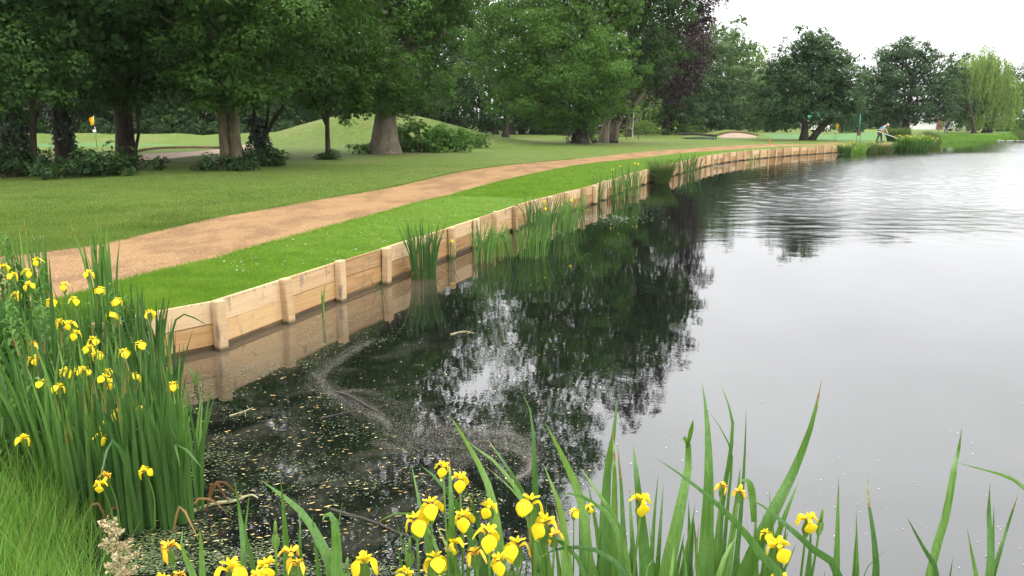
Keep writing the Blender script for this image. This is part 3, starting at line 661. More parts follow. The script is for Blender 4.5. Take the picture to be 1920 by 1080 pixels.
# --- great green hornbeam and its leaning neighbour
b = PG(1088, 269)
lob = px_lobes(b, [(950,60,2.8,-1),(930,110,2.4,0),(990,120,2.8,-3),(1040,80,3.0,-3),(1000,30,3.0,0),(1060,150,2.6,-4),(1110,110,2.8,-4),(990,175,2.2,-3),(1040,200,1.8,-3),(1090,190,1.8,-3.5),(1130,160,2.0,-4),(1150,120,2.2,-3),(1090,40,3,-2),(950,150,2.0,-1),
      (945,190,1.6,-1),(1020,225,1.2,-2),(1070,232,1.0,-2),(1100,225,1.1,-1),(1140,200,1.3,-3),(960,0,2.8,0),(1040,-20,3,0),(1120,0,3,-1),(1000,-90,3.2,0),(1080,-110,3.2,0),(925,75,1.8,0)], b.y)
lob += rx_lobes(b, [(1020,620,3.4),(1080,640,3.4),(1000,700,3),(1060,720,3),(960,770,2.8),(1020,790,3.2),(1065,830,3),(1000,870,3.2),(1050,880,2.4),(950,850,3),(970,930,3.4),(900,900,3.2),(1010,940,2.2)], b.y)
tree('hornbeam_tree', 'broad bright green tree with foliage sweeping low over an ivied trunk', 'tree', b, lob, .14, M_fresh, M_barkd, 13, .5, seed=11, nlimb=12, ivy=(4.5, .75, 2600), fine_below=10.5, dens=1.05, group=GW)
b = PG(1131, 268)
lob = px_lobes(b, [(1160,60,2.6,0),(1190,100,2.6,-1),(1225,50,2.6,0),(1230,105,2.0,-1),(1180,150,2.0,0),(1210,140,1.6,0),(1245,25,2.0,0),(1170,0,2.8,0),(1225,-10,2.6,0),(1190,-80,3,0),(1240,-80,2.6,0),(1150,-130,2.6,0),
      (1170,195,1.0,0),(1160,215,.8,0)], b.y)
lob += rx_lobes(b, [(1250,560,2.8),(1200,600,3.2),(1225,635,2.2),(1150,640,3.2),(1180,675,2.4),(1120,690,2.8),(1150,560,3),(1280,575,1.8),(1090,780,1.8),(1100,850,1.6)], b.y)
sx = PD(1165, 180, b.y)-b; sy = PD(1180, 90, b.y)-b
e = [([(.8, .6, -.2), (1.0, .6, 1.2), (1.6, .5, 2.8), (2.6, .3, 4.2), (2.9, .2, 6), (3.4, 0, 9)], [.42, .33, .28, .22, .18, .1]),
     ([(1.5, .5, 2.3), (2.3, .3, 2.9), (2.9, .1, 3.6), (3.15, .1, 4.6), (3.1, 0, 6.2), (3.9, 0, 8)], [.2, .19, .18, .16, .12, .06])]
tree('leaning_tree', 'leaning grey-trunked tree with a second stem, white string tied round it', 'tree', b, lob, .15, M_dark, M_barkg, 11, .34, bend=(3.4, .4), seed=12, nlimb=12, fine_below=10.5, extra=e, flare=1.4, group=GW)
# copper beech hanging behind
b = PG(1235, 258)+Vector((-2.5, 3, 0)); b.z = G(b.x, b.y)
lob = px_lobes(b, [(1290,30,2.1),(1305,0,2.1),(1285,90,2.3),(1300,60,2.0),(1305,110,1.3),(1270,70,2.3),(1295,160,1.2),(1265,130,1.9),(1290,140,1.4),(1250,100,2.2),(1285,170,.9),(1275,155,1.1),(1240,160,1.0),(1215,180,.8),(1258,182,.8),(1270,195,.6),(1230,195,.6),(1310,25,1.1),(1318,95,.7),(1312,45,.9),(1300,-60,2.2),(1260,-20,2.6),(1312,-30,1.3),
      (1290,-130,2.2),(1240,-100,2.8),(1270,-190,2.2),(1220,-200,2.8),(1240,-270,2.2),(1200,-300,2.2),(1288,112,1.3),(1262,160,1.0)], b.y)
tree('copper_beech', 'copper beech with dark purple leaves hanging over the lawn', 'tree', b, lob, .2, M_beech, M_barkd, 12, .3, seed=13, nlimb=10, crownkw=dict(droop=1.3), dens=1.1)
# weeping birch with its stakes
b = PG(1186, 258)
lob = px_lobes(b, [(1180,235,.55),(1195,225,.65),(1205,240,.6),(1190,212,.7),(1215,228,.7),(1225,243,.5),(1170,243,.5),(1200,200,.7),(1220,210,.7),(1232,228,.5),(1212,250,.35),(1162,252,.25),(1230,195,.6),(1215,185,.5)], b.y)
t_ = tree('weeping_birch', 'small pale green weeping birch with slim white trunk', 'tree', b, lob, .12, M_birch, M_barkw, 3.2, .06, seed=14, nlimb=6, crownkw=dict(droop=1.2, core=False), dens=.8)
for dx in (-.55, .45):
    s = PG(1186, 262); m = MB(); m.tube([(0, 0, -.2), (0, 0, .7), (.0, 0, 1.55)], [.035, .035, .03], 8)
    o = m.build('tree_stake', plain('stake_wood_brown', (.12, .07, .04))); o.location = (s.x+dx, s.y-.3, s.z)
    tag(o, 'brown wooden stake at the %s side of the weeping birch' % ('leaning-tree' if dx < 0 else 'footbridge-rail'), 'stake', 'stakes of the weeping birch')
b = PG(1248, 253)
lob = px_lobes(b, [(1250,205,1.6),(1275,215,1.6),(1230,215,1.0),(1265,180,2),(1290,195,1.8),(1240,185,1.4),(1300,228,1.3),(1280,240,.9),(1255,160,2.2),(1290,150,2)], b.y)
tree('maple_tree', 'rounded dark green tree with flared trunk, left of the footbridge rail', 'tree', b, lob, .2, M_fardark, M_barkd, 6, .3, seed=15, nlimb=7)
for (px, py, r, lb) in ((1208, 252, 1.1, 'yellow-green shrub between the birch and the flared trunk'), (1278, 253, 1.35, 'pale yellowish shrub right of the flared dark trunk')):
    b = PG(px, py); r_ = empty('shrub', b, lb, 'shrub', 'pale shrubs under the far trees')
    link('foliage', crown_mesh('foliage', [(-.6*r, 0, .5*r, .8*r), (.6*r, 0, .55*r, .8*r), (0, .3, .95*r, .8*r), (1.3*r, .2, .35*r, .5*r), (-1.2*r, .1, .35*r, .5*r)], .16, .9), M_birch, r_)
    
    for x in (-.3, 0, .25): m = MB(); m.tube([(x, 0, -.1), (x*1.4, .05, .6*r)], [.03, .015], 6); m.build('stem', M_barkd, r_)
# --- pale group right of the copper beech
GF = 'trees across the far greens'
b = PG(1318, 248)
lob = px_lobes(b, [(1330,100,3),(1365,105,2.8),(1310,140,3),(1350,150,3.2),(1395,160,3),(1330,190,3),(1375,200,3),(1410,200,2.6),(1300,180,2.6),(1350,225,1.6),(1395,228,1.6),(1420,235,1.2),(1345,92,1.5),(1375,95,1.5),(1310,105,1.6),(1290,225,1.6),(1425,180,2)], b.y)
tree('lime_tree', 'wide grey-green tree directly right of the copper beech', 'tree', b, lob, .27, M_far, M_barkg, 9, .35, seed=16, nlimb=9, group=GF)
b = PG(1403, 245)+Vector((0, 6, 0)); b.z = G(b.x, b.y)
lob = px_lobes(b, [(1400,110,2.2),(1408,98,1.4),(1385,125,2),(1420,125,1.0),(1430,115,.7),(1421,103,.6),(1433,100,.5),(1410,150,2.4),(1430,160,1.6),(1432,140,1.1),(1400,190,2.6),(1437,185,1.6),(1430,215,2)], b.y)
tree('poplar_tree', 'yellow-green tree with thin feathery top shoots against the sky', 'tree', b, lob, .27, M_birch, M_barkg, 10, .25, seed=17, nlimb=8, group=GF, dens=.75)
b = PG(1455, 244)+Vector((0, 15, 0)); b.z = G(b.x, b.y)
lob = px_lobes(b, [(1455,150,2.8),(1440,170,2.6),(1465,180,3),(1450,205,3),(1430,200,2.6),(1475,215,2.6),(1460,230,2.2),(1470,140,1.6)], b.y)
tree('distant_tree', 'hazy grey-green tree in the gap left of the tall dark oak', 'tree', b, lob, .32, M_far, M_barkg, 9, .25, seed=18, nlimb=6, group=GF, dens=.8)
b = PG(1352, 249)  # dark foliage added in place of a shaded hollow among the pale trees
lob = px_lobes(b, [(1340,222,1.8),(1365,225,1.8),(1350,210,2),(1330,235,1.2),(1375,238,1.2)], b.y)
tree('dark_hollow_fill', 'near-black low foliage added for the shaded hollow behind the raised bunker', 'tree', b, lob, .24, M_fardark, M_barkd, 4, .25, seed=19, nlimb=5, group=GF)
b = PG(1405, 246)
lob = px_lobes(b, [(1400,225,1.4),(1418,230,1.2),(1388,232,1.1),(1408,215,1.3),(1430,225,1.1)], b.y)
tree('small_tree', 'small pale tree right of the raised bunker', 'tree', b, lob, .22, M_far, M_barkg, 3, .14, seed=20, nlimb=5, group=GF)
b = PG(1450, 251)
lob = px_lobes(b, [(1447,238,.9),(1442,225,1.2),(1455,222,1.3),(1462,238,.7),(1438,240,.6),(1450,208,1.2)], b.y)
tree('bushy_tree', 'squat dark bushy tree left of the tall dark oak', 'tree', b, lob, .2, M_fardark, M_barkd, 3, .25, seed=21, nlimb=5, group=GF)
# the tall dark oak with V trunk
b = PG(1508, 254)
lob = px_lobes(b, [(1508,95,1.8),(1545,98,1.7),(1525,110,2.2),(1495,125,2.2),(1560,125,1.8),(1530,140,2.6),(1480,140,1.6),(1565,155,2.0),(1470,165,1.9),(1500,165,2.6),(1545,170,2.4),(1580,185,1.5),(1460,195,2.2),(1492,196,2.4),(1535,186,2.4),(1572,198,2.0),(1590,200,1.1),(1460,220,1.6),(1485,220,1.4),
      (1560,216,1.4),(1540,212,1.2),(1585,218,1.0),(1512,84,1.0),(1548,86,1.0),(1470,145,1.0),(1582,160,.9),(1448,205,1.2)], b.y)
tree('oak_tree', 'tall domed dark oak on a V-shaped double trunk by the green', 'tree', b, lob, .2, M_fardark, M_barkd, 8, .3, seed=22, nlimb=12, bend=(-.6, 0), extra=[([(.5, -.1, -.2), (1.0, -.1, .6), (2.0, 0, 1.7), (2.9, 0, 3.2), (3.2, 0, 5)], [.36, .3, .27, .24, .15])], group=GF, dens=1.1)
b = PG(1603, 245)+Vector((0, 14, 0)); b.z = G(b.x, b.y)
lob = px_lobes(b, [(1600,172,1.4),(1610,190,1.6),(1595,200,2),(1612,215,1.8),(1600,230,2)], b.y)
tree('sparse_tree', 'thin sparse tree in the gap between the two large oaks', 'tree', b, lob, .28, M_far, M_barkg, 8, .18, seed=23, nlimb=5, crownkw=dict(core=False), dens=.55, group=GF)
b = PG(1578, 249)
lob = [(-1.6, 0, 1.0, 1.1), (1.4, 0, 1.0, 1.2), (0, 0, 1.3, 1.5), (-.6, 0, 2.3, 1.1), (.7, 0, 2.2, 1.1), (2.4, .2, .7, .8), (-2.4, 0, .7, .8)]
r_ = empty('shrub', b, 'rounded dark evergreen shrub behind the right-hand flag', 'shrub')
link('foliage', crown_mesh('foliage', lob, .2, .9), M_fardark, r_)
m = MB(); m.tube([(0, 0, -.2), (0, 0, 1.)], [.12, .06], 6); m.build('stem', M_barkd, r_)
# broad oak and neighbour
b = PG(1698, 252)
lob = px_lobes(b, [(1690,110,2.2),(1725,112,2.0),(1660,130,2),(1700,135,2.6),(1740,130,2.2),(1640,160,2.2),(1675,165,2.8),(1715,170,2.8),(1755,160,2),(1625,195,2.2),(1655,205,2.4),(1690,205,2.6),(1730,205,2.4),(1765,195,1.8),(1612,215,1.4),(1640,222,1.4),(1670,226,1.1),(1700,222,1.1),
      (1740,218,1.1),(1765,214,1.2),(1622,168,1.0),(1688,97,1.1),(1725,98,1.1),(1745,104,1.0),(1658,112,.9)], b.y)
tree('oak_tree', 'broad domed oak behind the person and the yellow irises', 'tree', b, lob, .2, M_fardark, M_barkd, 8, .4, seed=24, nlimb=12, group=GF, dens=1.1)
b = PG(1826, 250)
lob = px_lobes(b, [(1785,130,1.8),(1790,160,2.0),(1780,190,2.0),(1800,210,1.8),(1770,220,1.5),(1795,228,1.0),(1765,170,1.4),(1820,200,1.6)], b.y+2)
tree('shade_tree', 'dark tree tucked between the broad oak and the willow', 'tree', b, lob, .24, M_fardark, M_barkd, 4.5, .24, seed=25, nlimb=7, group=GF, bend=(-1.2, .3))
# weeping willow: hanging strands
b = PG(1850, 249)
root = empty('weeping_willow', b, 'large pale green weeping willow on the far bank', 'tree', GF)
mb = MB(); P = trunk_mesh(mb, 8, .45, (-.5, 0), seed=26)
wl = px_lobes(b, [(1838,115,2.0),(1810,135,2.2),(1862,128,1.8),(1845,150,2.6),(1878,160,2.0),(1815,170,2.2),(1855,185,2.4),(1885,190,1.5),(1800,200,1.4),(1835,205,2),(1870,215,1.6),(1822,225,1.3)], b.y)
wl = [l for l in wl if l[3] > 1.05]
for q, l in enumerate(wl): limb(mb, P[7], l[:3], .16, .03, .1, q)
mb.build('trunk', M_barkd, root, True)
Vs, Fs, Ts, n = [], [], [], 0
for l in wl:
    c = np.array(l[:3]); r = l[3]
    for s in range(int(34*r)):
        d = rng.normal(size=3); d[2] = abs(d[2])*.8; d /= np.linalg.norm(d); p = c+d*r*(.75+.35*rng.random())
        ln = min(p[2]-.5, 1.2+3.2*rng.random()); m = int(ln*13)+3
        t = np.linspace(0, 1, m); X = p+np.stack([d[0]*.5*t**.5+.12*np.sin(t*5), d[1]*.5*t**.5, -ln*t], 1)+rng.normal(0, .1, (m, 3))
        nn = unit(np.stack([np.full(m, d[0]), np.full(m, d[1]), np.full(m, .2)], 1)+rng.normal(size=(m, 3))*.6)
        u = unit(np.array([0, 0, -1.])+rng.normal(size=(m, 3))*.25); v = unit(np.cross(nn, u)); Lf = .3*(.7+.6*rng.random(m))[:, None]
        V = np.stack([X-u*Lf*.5, X+v*Lf*.16, X+u*Lf*.5, X-v*Lf*.16], 1).reshape(-1, 3)
        Vs.append(V); Fs.append(np.arange(4*m).reshape(-1, 4)+n); Ts.append(np.clip(.5+.3*(rng.random()-.5)+.35*(rng.random(m)-.5), 0, 1)); n += 4*m
link('crown', mesh_np('crown', np.concatenate(Vs), np.concatenate(Fs), np.concatenate(Ts)), M_willow, root)
b = PG(1935, 247)+Vector((0, 10, 0)); b.z = G(b.x, b.y)
lob = px_lobes(b, [(1915,165,2.2),(1935,155,2.6),(1905,190,1.8),(1925,200,2.6),(1908,220,1.8),(1940,225,2.4),(1960,180,3)], b.y)
tree('cedar_tree', 'grey-green conifer cut by the right edge beyond the hedge', 'tree', b, lob, .26, M_fardark, M_barkd, 8, .3, seed=27, nlimb=6, group=GF)
# --- backdrop wood (shared crowns, every tree its own object)
protoA = tree('woodland_tree', 'dark tall tree far back beyond the left green', 'tree', (0, 0, 0), auto_lobes(2.6, 17, 5.4, 26, seed=31), .34, M_dark, M_barkd, 14, .3, seed=31, nlimb=8, group='deep wood beyond the left green', dens=.8)
protoB = tree('woodland_tree', 'grey-green tall tree far back beyond the left green', 'tree', (0, 0, 0), auto_lobes(2.0, 15, 5.2, 24, seed=32), .34, M_far, M_barkd, 12, .24, seed=32, nlimb=8, group='deep wood beyond the left green', dens=.8)
protoC = tree('woodland_tree', 'slim dark trunk of the deep wood, crown high above', 'tree', (0, 0, 0), auto_lobes(6, 20, 4.6, 22, seed=33), .34, M_dark, M_barkd, 17, .24, seed=33, nlimb=8, group='deep wood beyond the left green', dens=.8)
PR = [protoA, protoB, protoC]
bg_ = []
def anch(px, d): p = PD(px, 240, d); return Vector((p.x, p.y, G(p.x, p.y)))
spots = [(-60,84,0),(20,92,2),(70,82,1),(86,95,2),(140,100,1),(175,86,0),(205,104,1),(250,92,0),(300,98,1),(350,82,2),(366,86,2),(395,94,2),(430,100,0),(470,90,1),(500,104,0),(545,98,1),(590,110,1),(640,92,0),(690,100,2),(740,90,0),
         (780,98,1),(820,100,1),(850,92,0),(1000,96,0),(1060,90,2),(1040,104,0),(1110,98,0),(1160,100,1),(1215,96,1),(1260,102,1),(1310,108,0),(1360,112,1),(-140,78,0),(-230,70,2),(-320,64,0)]
words = ['left of the first ivied trunk', 'seen past the leftmost trunk', 'just left of the ivy-wrapped tree', 'close behind the ivy-wrapped tree', 'right of the ivy-wrapped tree', 'directly behind the orange flag', 'just right of the orange flag', 'behind the tree with the side stem',
         'right of the side-stemmed tree', 'halfway between side-stemmed and twin trunks', 'nearer the twin-trunked tree', 'just left of the twin trunks', 'behind the twin trunks', 'behind the crooked thorn', 'right of the crooked thorn', 'left of the slender tree', 'behind the slender tree',
         'over the mound top', 'left of the big oak trunk', 'right of the big oak trunk', 'above the green bushes', 'at the right end of the bushes', 'left of the yews', 'behind the low-spreading yew', 'left of the hornbeam trunk', 'further back left of the hornbeam', 'behind the hornbeam trunk',
         'behind the leaning trunks', 'behind the weeping birch', 'behind the flared dark trunk', 'behind the lime tree', 'deep behind the raised bunker', 'off beyond the leftmost ivied trunk', 'furthest along past the leftmost trunk', 'at the wood edge past the picture side']
kinds = ['broad dark woodland tree', 'grey-green woodland tree', 'slim high-crowned woodland tree']
used = set()
for i, (px, d, k) in enumerate(spots):
    p = anch(px, d); s = .85+.35*random.random(); lb = kinds[k]+' '+words[i]
    if k not in used:
        r = PR[k]; used.add(k); r.location = p; r.rotation_euler = (0, 0, random.random()*6); r.scale = (s, s, s); r['label'] = lb
    else: dup(PR[k], p, random.random()*6.28, s, lb, 'deep wood beyond the left green')
far_spots = [(1380,140,1),(1430,150,0),(1490,150,1),(1540,155,0),(1600,150,1),(1650,150,0),(1760,150,1),(1830,150,0),(1880,155,1),(1960,150,0),(2040,140,1),(2150,130,0)]
fw = ['beyond the raised bunker', 'beyond the bushy squat tree', 'beyond the V-trunked oak on its left', 'beyond the green canopy', 'beyond the sparse gap tree', 'beyond the netting', 'beyond the white building', 'beyond the willow trunk', 'beyond the clipped hedge', 'past the conifer', 'out past the conifer on the lake side', 'furthest round the lake']
for i, (px, d, k) in enumerate(far_spots):
    p = anch(px, d); s = .62+.15*random.random(); dup(PR[k], p, random.random()*6.28, s, 'hazy low distant tree '+fw[i], 'hazy skyline trees beyond the greens')
protoD = None
under = [(-40,80),(25,86),(62,90),(100,84),(150,92),(190,88),(228,94),(268,86),(318,90),(352,84),(400,88),(448,92),(492,88),(530,94),(575,92),(620,90),(668,96),(712,98),(760,96),(806,92),(840,98),(1010,104),(1075,106),(1135,104),(1190,106),(1245,108),(1290,112)]
uw = ['off the left frame of trunks', 'behind the leftmost trunk foot', 'in the gap left of the ivy-wrapped tree', 'brushing the ivy-wrapped tree', 'just short of the orange flag', 'straight behind the orange flag', 'behind the side-stemmed trunk', 'first right of the side-stemmed trunk', 'second right of the side-stemmed trunk',
      'third right of the side-stemmed trunk', 'first left of the twin trunks', 'first right of the twin trunks', 'behind the thorn foot', 'between thorn and slender tree', 'behind the slender tree stem', 'behind the mound flank', 'behind the mound top', 'behind the big oak trunk', 'behind the tallest green bush', 'behind the middle green bush',
      'left of the first yew', 'between yews and hornbeam', 'left of the ivied hornbeam trunk', 'behind the leaning trunks', 'behind the weeping birch', 'behind the flared trunk', 'behind the pale yellow shrub']
for i, (px, d) in enumerate(under):
    p = anch(px, d); s = .8+.45*random.random(); k = 'dark' if i % 3 else 'greyer'; lb = k+' low understory tree '+uw[i]
    if protoD is None: protoD = tree('understory_tree', lb, 'tree', p, auto_lobes(.2, 8.5, 4.4, 22, seed=61), .3, M_dark, M_barkd, 6, .16, seed=61, nlimb=5, group='understory of the deep wood', dens=.8)
    else: dup(protoD, p, random.random()*6.28, s, lb, 'understory of the deep wood')
# --- bushes and undergrowth
def bush(name, label, cat, base, lobes, leaf, mat, group=None, dens=1., stems=4, **kw):
    r = empty(name, base, label, cat, group); link('foliage', crown_mesh('foliage', lobes, leaf, dens, **kw), mat, r)
    m = MB()
    for i in range(stems):
        a = random.random()*6.28; l = lobes[i % len(lobes)]
        m = MB(); m.tube([(l[0]*.5, l[1]*.5, -.15), (l[0]*.8+.05*math.cos(a), l[1]*.8, l[2]*.6), (l[0], l[1], l[2])], [.03, .02, .008], 5); m.build('stem', M_barkd, r)
    return r
def rl(n, wx_, wy_, h, r, seed):
    g = np.random.default_rng(seed); return [((g.random()*2-1)*wx_, (g.random()*2-1)*wy_, r*.35+max(0, h-r)*g.random()**1.3, r*(.6+.6*g.random())) for _ in range(n)]
GB = 'brambles at the feet of the trees'
b = PG(45, 333); bush('bramble_thicket', 'widest dark bramble thicket below the leftmost ivied tree', 'bramble', b, rl(24, 3.2, 1.0, 1.1, .48, 41), .13, M_bramble, GB)
b = PG(135, 328); bush('bramble_thicket', 'low dark brambles in front of the ivy-wrapped tree', 'bramble', b, rl(16, 1.7, .6, .65, .36, 42), .13, M_bramble, GB)
b = PG(240, 318); bush('bramble_thicket', 'grassy weeds round the foot of the side-stemmed tree', 'weeds', b, rl(12, 1.3, .5, .5, .32, 43), .12, M_bramble, GB)
b = PG(420, 320); bush('bramble_thicket', 'leafy scrub at the foot of the pale twin trunks', 'bramble', b, rl(13, .8, .4, .5, .28, 44), .12, M_bramble, GB)
b = PG(505, 312); bush('bramble_thicket', 'dark scrub round the crooked thorn', 'bramble', b, rl(13, .7, .4, .6, .3, 45), .12, M_bramble, GB)
b = PG(616, 299); bush('grass_tuft', 'small weeds round the slender young tree', 'weeds', b, rl(6, .3, .2, .35, .18, 46), .1, M_bramble)
b = PG(690, 288); bush('bramble_thicket', 'leafy scrub left of the big grey oak trunk', 'bramble', b, rl(14, 1.1, .4, .6, .32, 47), .13, M_bush, GB)
b = PG(757, 284); bush('bramble_thicket', 'leafy scrub hugging the big oak trunk near the bushes', 'bramble', b, rl(16, 1.0, .5, .7, .34, 48), .13, M_bush, GB)
GS = 'green bushes beside the big oak'
b = PG(788, 275); b.z = min(b.z, 1.2); bush('bush', 'tall green bush nearest the big oak', 'bush', b, rl(24, 1.5, 1.0, 1.8, .55, 49), .14, M_bush, GS)
b = PG(835, 275); bush('bush', 'rounded green bush in the middle of the mound bushes', 'bush', b, rl(24, 1.4, .9, 1.5, .5, 50), .14, M_bush, GS)
b = PG(880, 277); bush('bush', 'lowest bush at the yew end of the mound bushes', 'bush', b, rl(16, 1.0, .6, 1.1, .42, 51), .13, M_bush, GS)
b = PG(750, 262); b.z = min(b.z, 1.5); bush('bush', 'bush on the mound crest behind the big oak', 'bush', b, rl(16, 1.4, .8, 1.5, .6, 52), .15, M_bush, GS)
b = PG(1035, 252); bush('bush', 'olive-green shrub in the shade left of the hornbeam trunk', 'bush', b, rl(14, 1.6, .8, 2.2, .8, 53), .18, M_bush)
b = PG(1070, 254); bush('bush', 'dark evergreen shrub touching the hornbeam trunk', 'bush', b, rl(14, 1.2, .8, 1.8, .7, 54), .18, M_bramble)
b = PG(1112, 262); bush('bush', 'leafy sprouts between hornbeam and leaning trunks', 'bush', b, rl(14, .7, .4, 1.9, .42, 55), .15, M_bush)
# dark hedges at the back of the left green
hg = empty('hedge', anch(230, 79), 'long dark hedge behind the left putting green', 'hedge')
h0 = anch(230, 79); lob = []
for px in range(-80, 540, 12):
    p = anch(px, 79)-h0; lob.append((p.x, p.y+random.random(), .55+.25*random.random(), 1.0+.25*random.random()))
link('foliage', crown_mesh('foliage', lob, .22, .8), M_bramble, hg)
h0 = anch(640, 92); hg2 = empty('hedge', h0, 'dark distant hedge seen between the thorn and the yews', 'hedge'); lob = []
for px in range(545, 1240, 12):
    p = anch(px, 112)-h0; lob.append((p.x, p.y, .6+.3*random.random(), 1.4+.3*random.random()))
link('foliage', crown_mesh('foliage', lob, .3, .7), M_bramble, hg2)
h0 = anch(1400, 125); hg3 = empty('hedge', h0, 'blue-grey distant hedge behind the V-trunked oak', 'hedge'); lob = []
for px in range(1285, 1800, 9):
    p = anch(px, 128)-h0; lob.append((p.x, p.y, 1.0+.6*random.random(), 1.8+.5*random.random()))
link('foliage', crown_mesh('foliage', lob, .3, .7), M_fardark, hg3)
# clipped hedge on the far bank
a_, b_ = anch(1868, 108), anch(2200, 108)
hd = empty('clipped_hedge', a_, 'neatly clipped flat-topped hedge right of the willow', 'hedge')
nn_ = 26000; U = rng.random(nn_)*(b_.x-a_.x); sdf = rng.random(nn_); top = sdf < .35
X = np.stack([U, np.where(top, rng.random(nn_)*1.5, rng.choice([0, 1.5], nn_, p=[.85, .15])), np.where(top, 1.5, rng.random(nn_)*1.5)], 1)+rng.normal(0, .04, (nn_, 3))
Nn = np.where(top[:, None], np.array([0, 0, 1.]), np.array([0, -1., 0]))+rng.normal(size=(nn_, 3))*.5
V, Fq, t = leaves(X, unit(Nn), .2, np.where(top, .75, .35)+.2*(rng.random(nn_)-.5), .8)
link('foliage', mesh_np('foliage', V, Fq, t), M_bush, hd)

# ================================================================ waterside plants
M_iris = leafmat('iris_leaf', (.03, .085, .018), (.075, .165, .033), (.17, .29, .07), .3, .5, .3, streak=.7)
M_irisd = leafmat('iris_leaf_deep', (.017, .052, .013), (.043, .105, .024), (.1, .185, .043), .3, .5, .3, streak=.6)
M_irisy = leafmat('reed_leaf_fresh', (.05, .12, .015), (.1, .21, .03), (.17, .3, .06), .35, .5, .3)
M_grass = leafmat('grass_blade', (.06, .12, .018), (.13, .26, .045), (.26, .42, .12), .35, .7, .15)
M_vergeb = leafmat('verge_blade', (.06, .13, .01), (.115, .22, .02), (.19, .31, .045), .35, .7, .15, patch=.8, pscale=1.6)
M_lawnb = leafmat('lawn_blade', (.045, .08, .012), (.1, .16, .03), (.17, .235, .06), .3, .8, .1, patch=1.0, pscale=.7)
M_rush = leafmat('rush_blade', (.04, .07, .02), (.075, .12, .035), (.14, .19, .07), .25, .7, .15)
def petalmat(name, c0, c1, c2):
    m, t, b = newmat(name); c = ramp(t, attr(t), [(.0, c0), (.35, c1), (1., c2)]); vn = noise(t, 400, 5, .7, (1, 1, .25)); c = ramp(t, math_(t, 'ADD', attr(t), math_(t, 'MULTIPLY', math_(t, 'SUBTRACT', vn.outputs['Fac'], .5), .9), clamp=True), [(.0, c0), (.35, c1), (1., c2)]); bump(t, b, vn.outputs['Fac'], .6, .002)
    t.links.new(c.outputs[0], b.inputs['Base Color']); b.inputs['Roughness'].default_value = .55; b.inputs['Specular IOR Level'].default_value = .2
    tr = t.nodes.new('ShaderNodeBsdfTranslucent'); t.links.new(c.outputs[0], tr.inputs[0])
    mx = t.nodes.new('ShaderNodeMixShader'); mx.inputs[0].default_value = .3
    t.links.new(b.outputs[0], mx.inputs[1]); t.links.new(tr.outputs[0], mx.inputs[2]); t.links.new(mx.outputs[0], t.nodes['Material Output'].inputs[0]); return m
M_petal = petalmat('iris_petal', (.28, .11, .01), (.72, .48, .01), (.82, .64, .02))
M_wilt = petalmat('wilted_petal', (.32, .12, .03), (.7, .34, .03), (.78, .5, .03))
M_stem = leafmat('flower_stem_green', (.05, .1, .02), (.09, .17, .035), (.14, .23, .05), .1)
M_brownleaf = leafmat('dead_leaf', (.08, .035, .015), (.19, .1, .04), (.34, .22, .1), .2)

def bez(P, n):
    """smooth curve through the given points"""
    C = catmull([Vector(p) for p in P], .004 if False else max(.01, sum((Vector(a)-Vector(b)).length for a, b in zip(P, P[1:]))/(n*3)))
    A = np.array([[q.x, q.y, q.z] for q in C]); s = np.concatenate([[0], np.cumsum(np.linalg.norm(np.diff(A, axis=0), axis=1))]); s /= s[-1]
    t = np.linspace(0, 1, n); return np.stack([np.interp(t, s, A[:, i]) for i in range(3)], 1)
def blade(mb, P, W, face, n=13, twist=(0, 0), tint=.5, tipw=.42, k=.16):
    """sword leaf from base to tip: keeled cross-section, tapering tip"""
    A = bez(P, n); t = np.linspace(0, 1, n); T = unit(np.gradient(A, axis=0)); f = np.asarray(face, float)
    a = twist[0]+(twist[1]-twist[0])*t
    S = unit(np.cross(T, f)); Nn = np.cross(S, T)
    S2 = S*np.cos(a)[:, None]+Nn*np.sin(a)[:, None]; N2 = np.cross(S2, T)
    w = W*(.72+.28*np.clip(t*2.5, 0, 1))*np.clip((1-t)/tipw, 0, 1)**.8+.0006
    Lf = A-S2*w[:, None]/2; Rt = A+S2*w[:, None]/2; Md = A+N2*(w*k)[:, None]
    V = np.stack([Lf, Md, Rt], 1).reshape(-1, 3); i = np.arange(n-1)[:, None]*3
    Fq = np.concatenate([i+np.array([[0, 1, 4, 3]]), i+np.array([[1, 2, 5, 4]])], 0)
    tt = np.tile(np.clip(tint+.12*(t[:-1]-.5)+np.where(np.arange(n-1) % 2, .02, -.02), 0, 1), 2)
    tt[n-1:] -= .1; tt = np.clip(tt, 0, .9)
    if n > 10 and random.random() < .18: q = random.randint(1, 2); tt[n-1-q:n-1] = 2; tt[2*(n-1)-q:] = 2
    mb.add(V, Fq, tt)
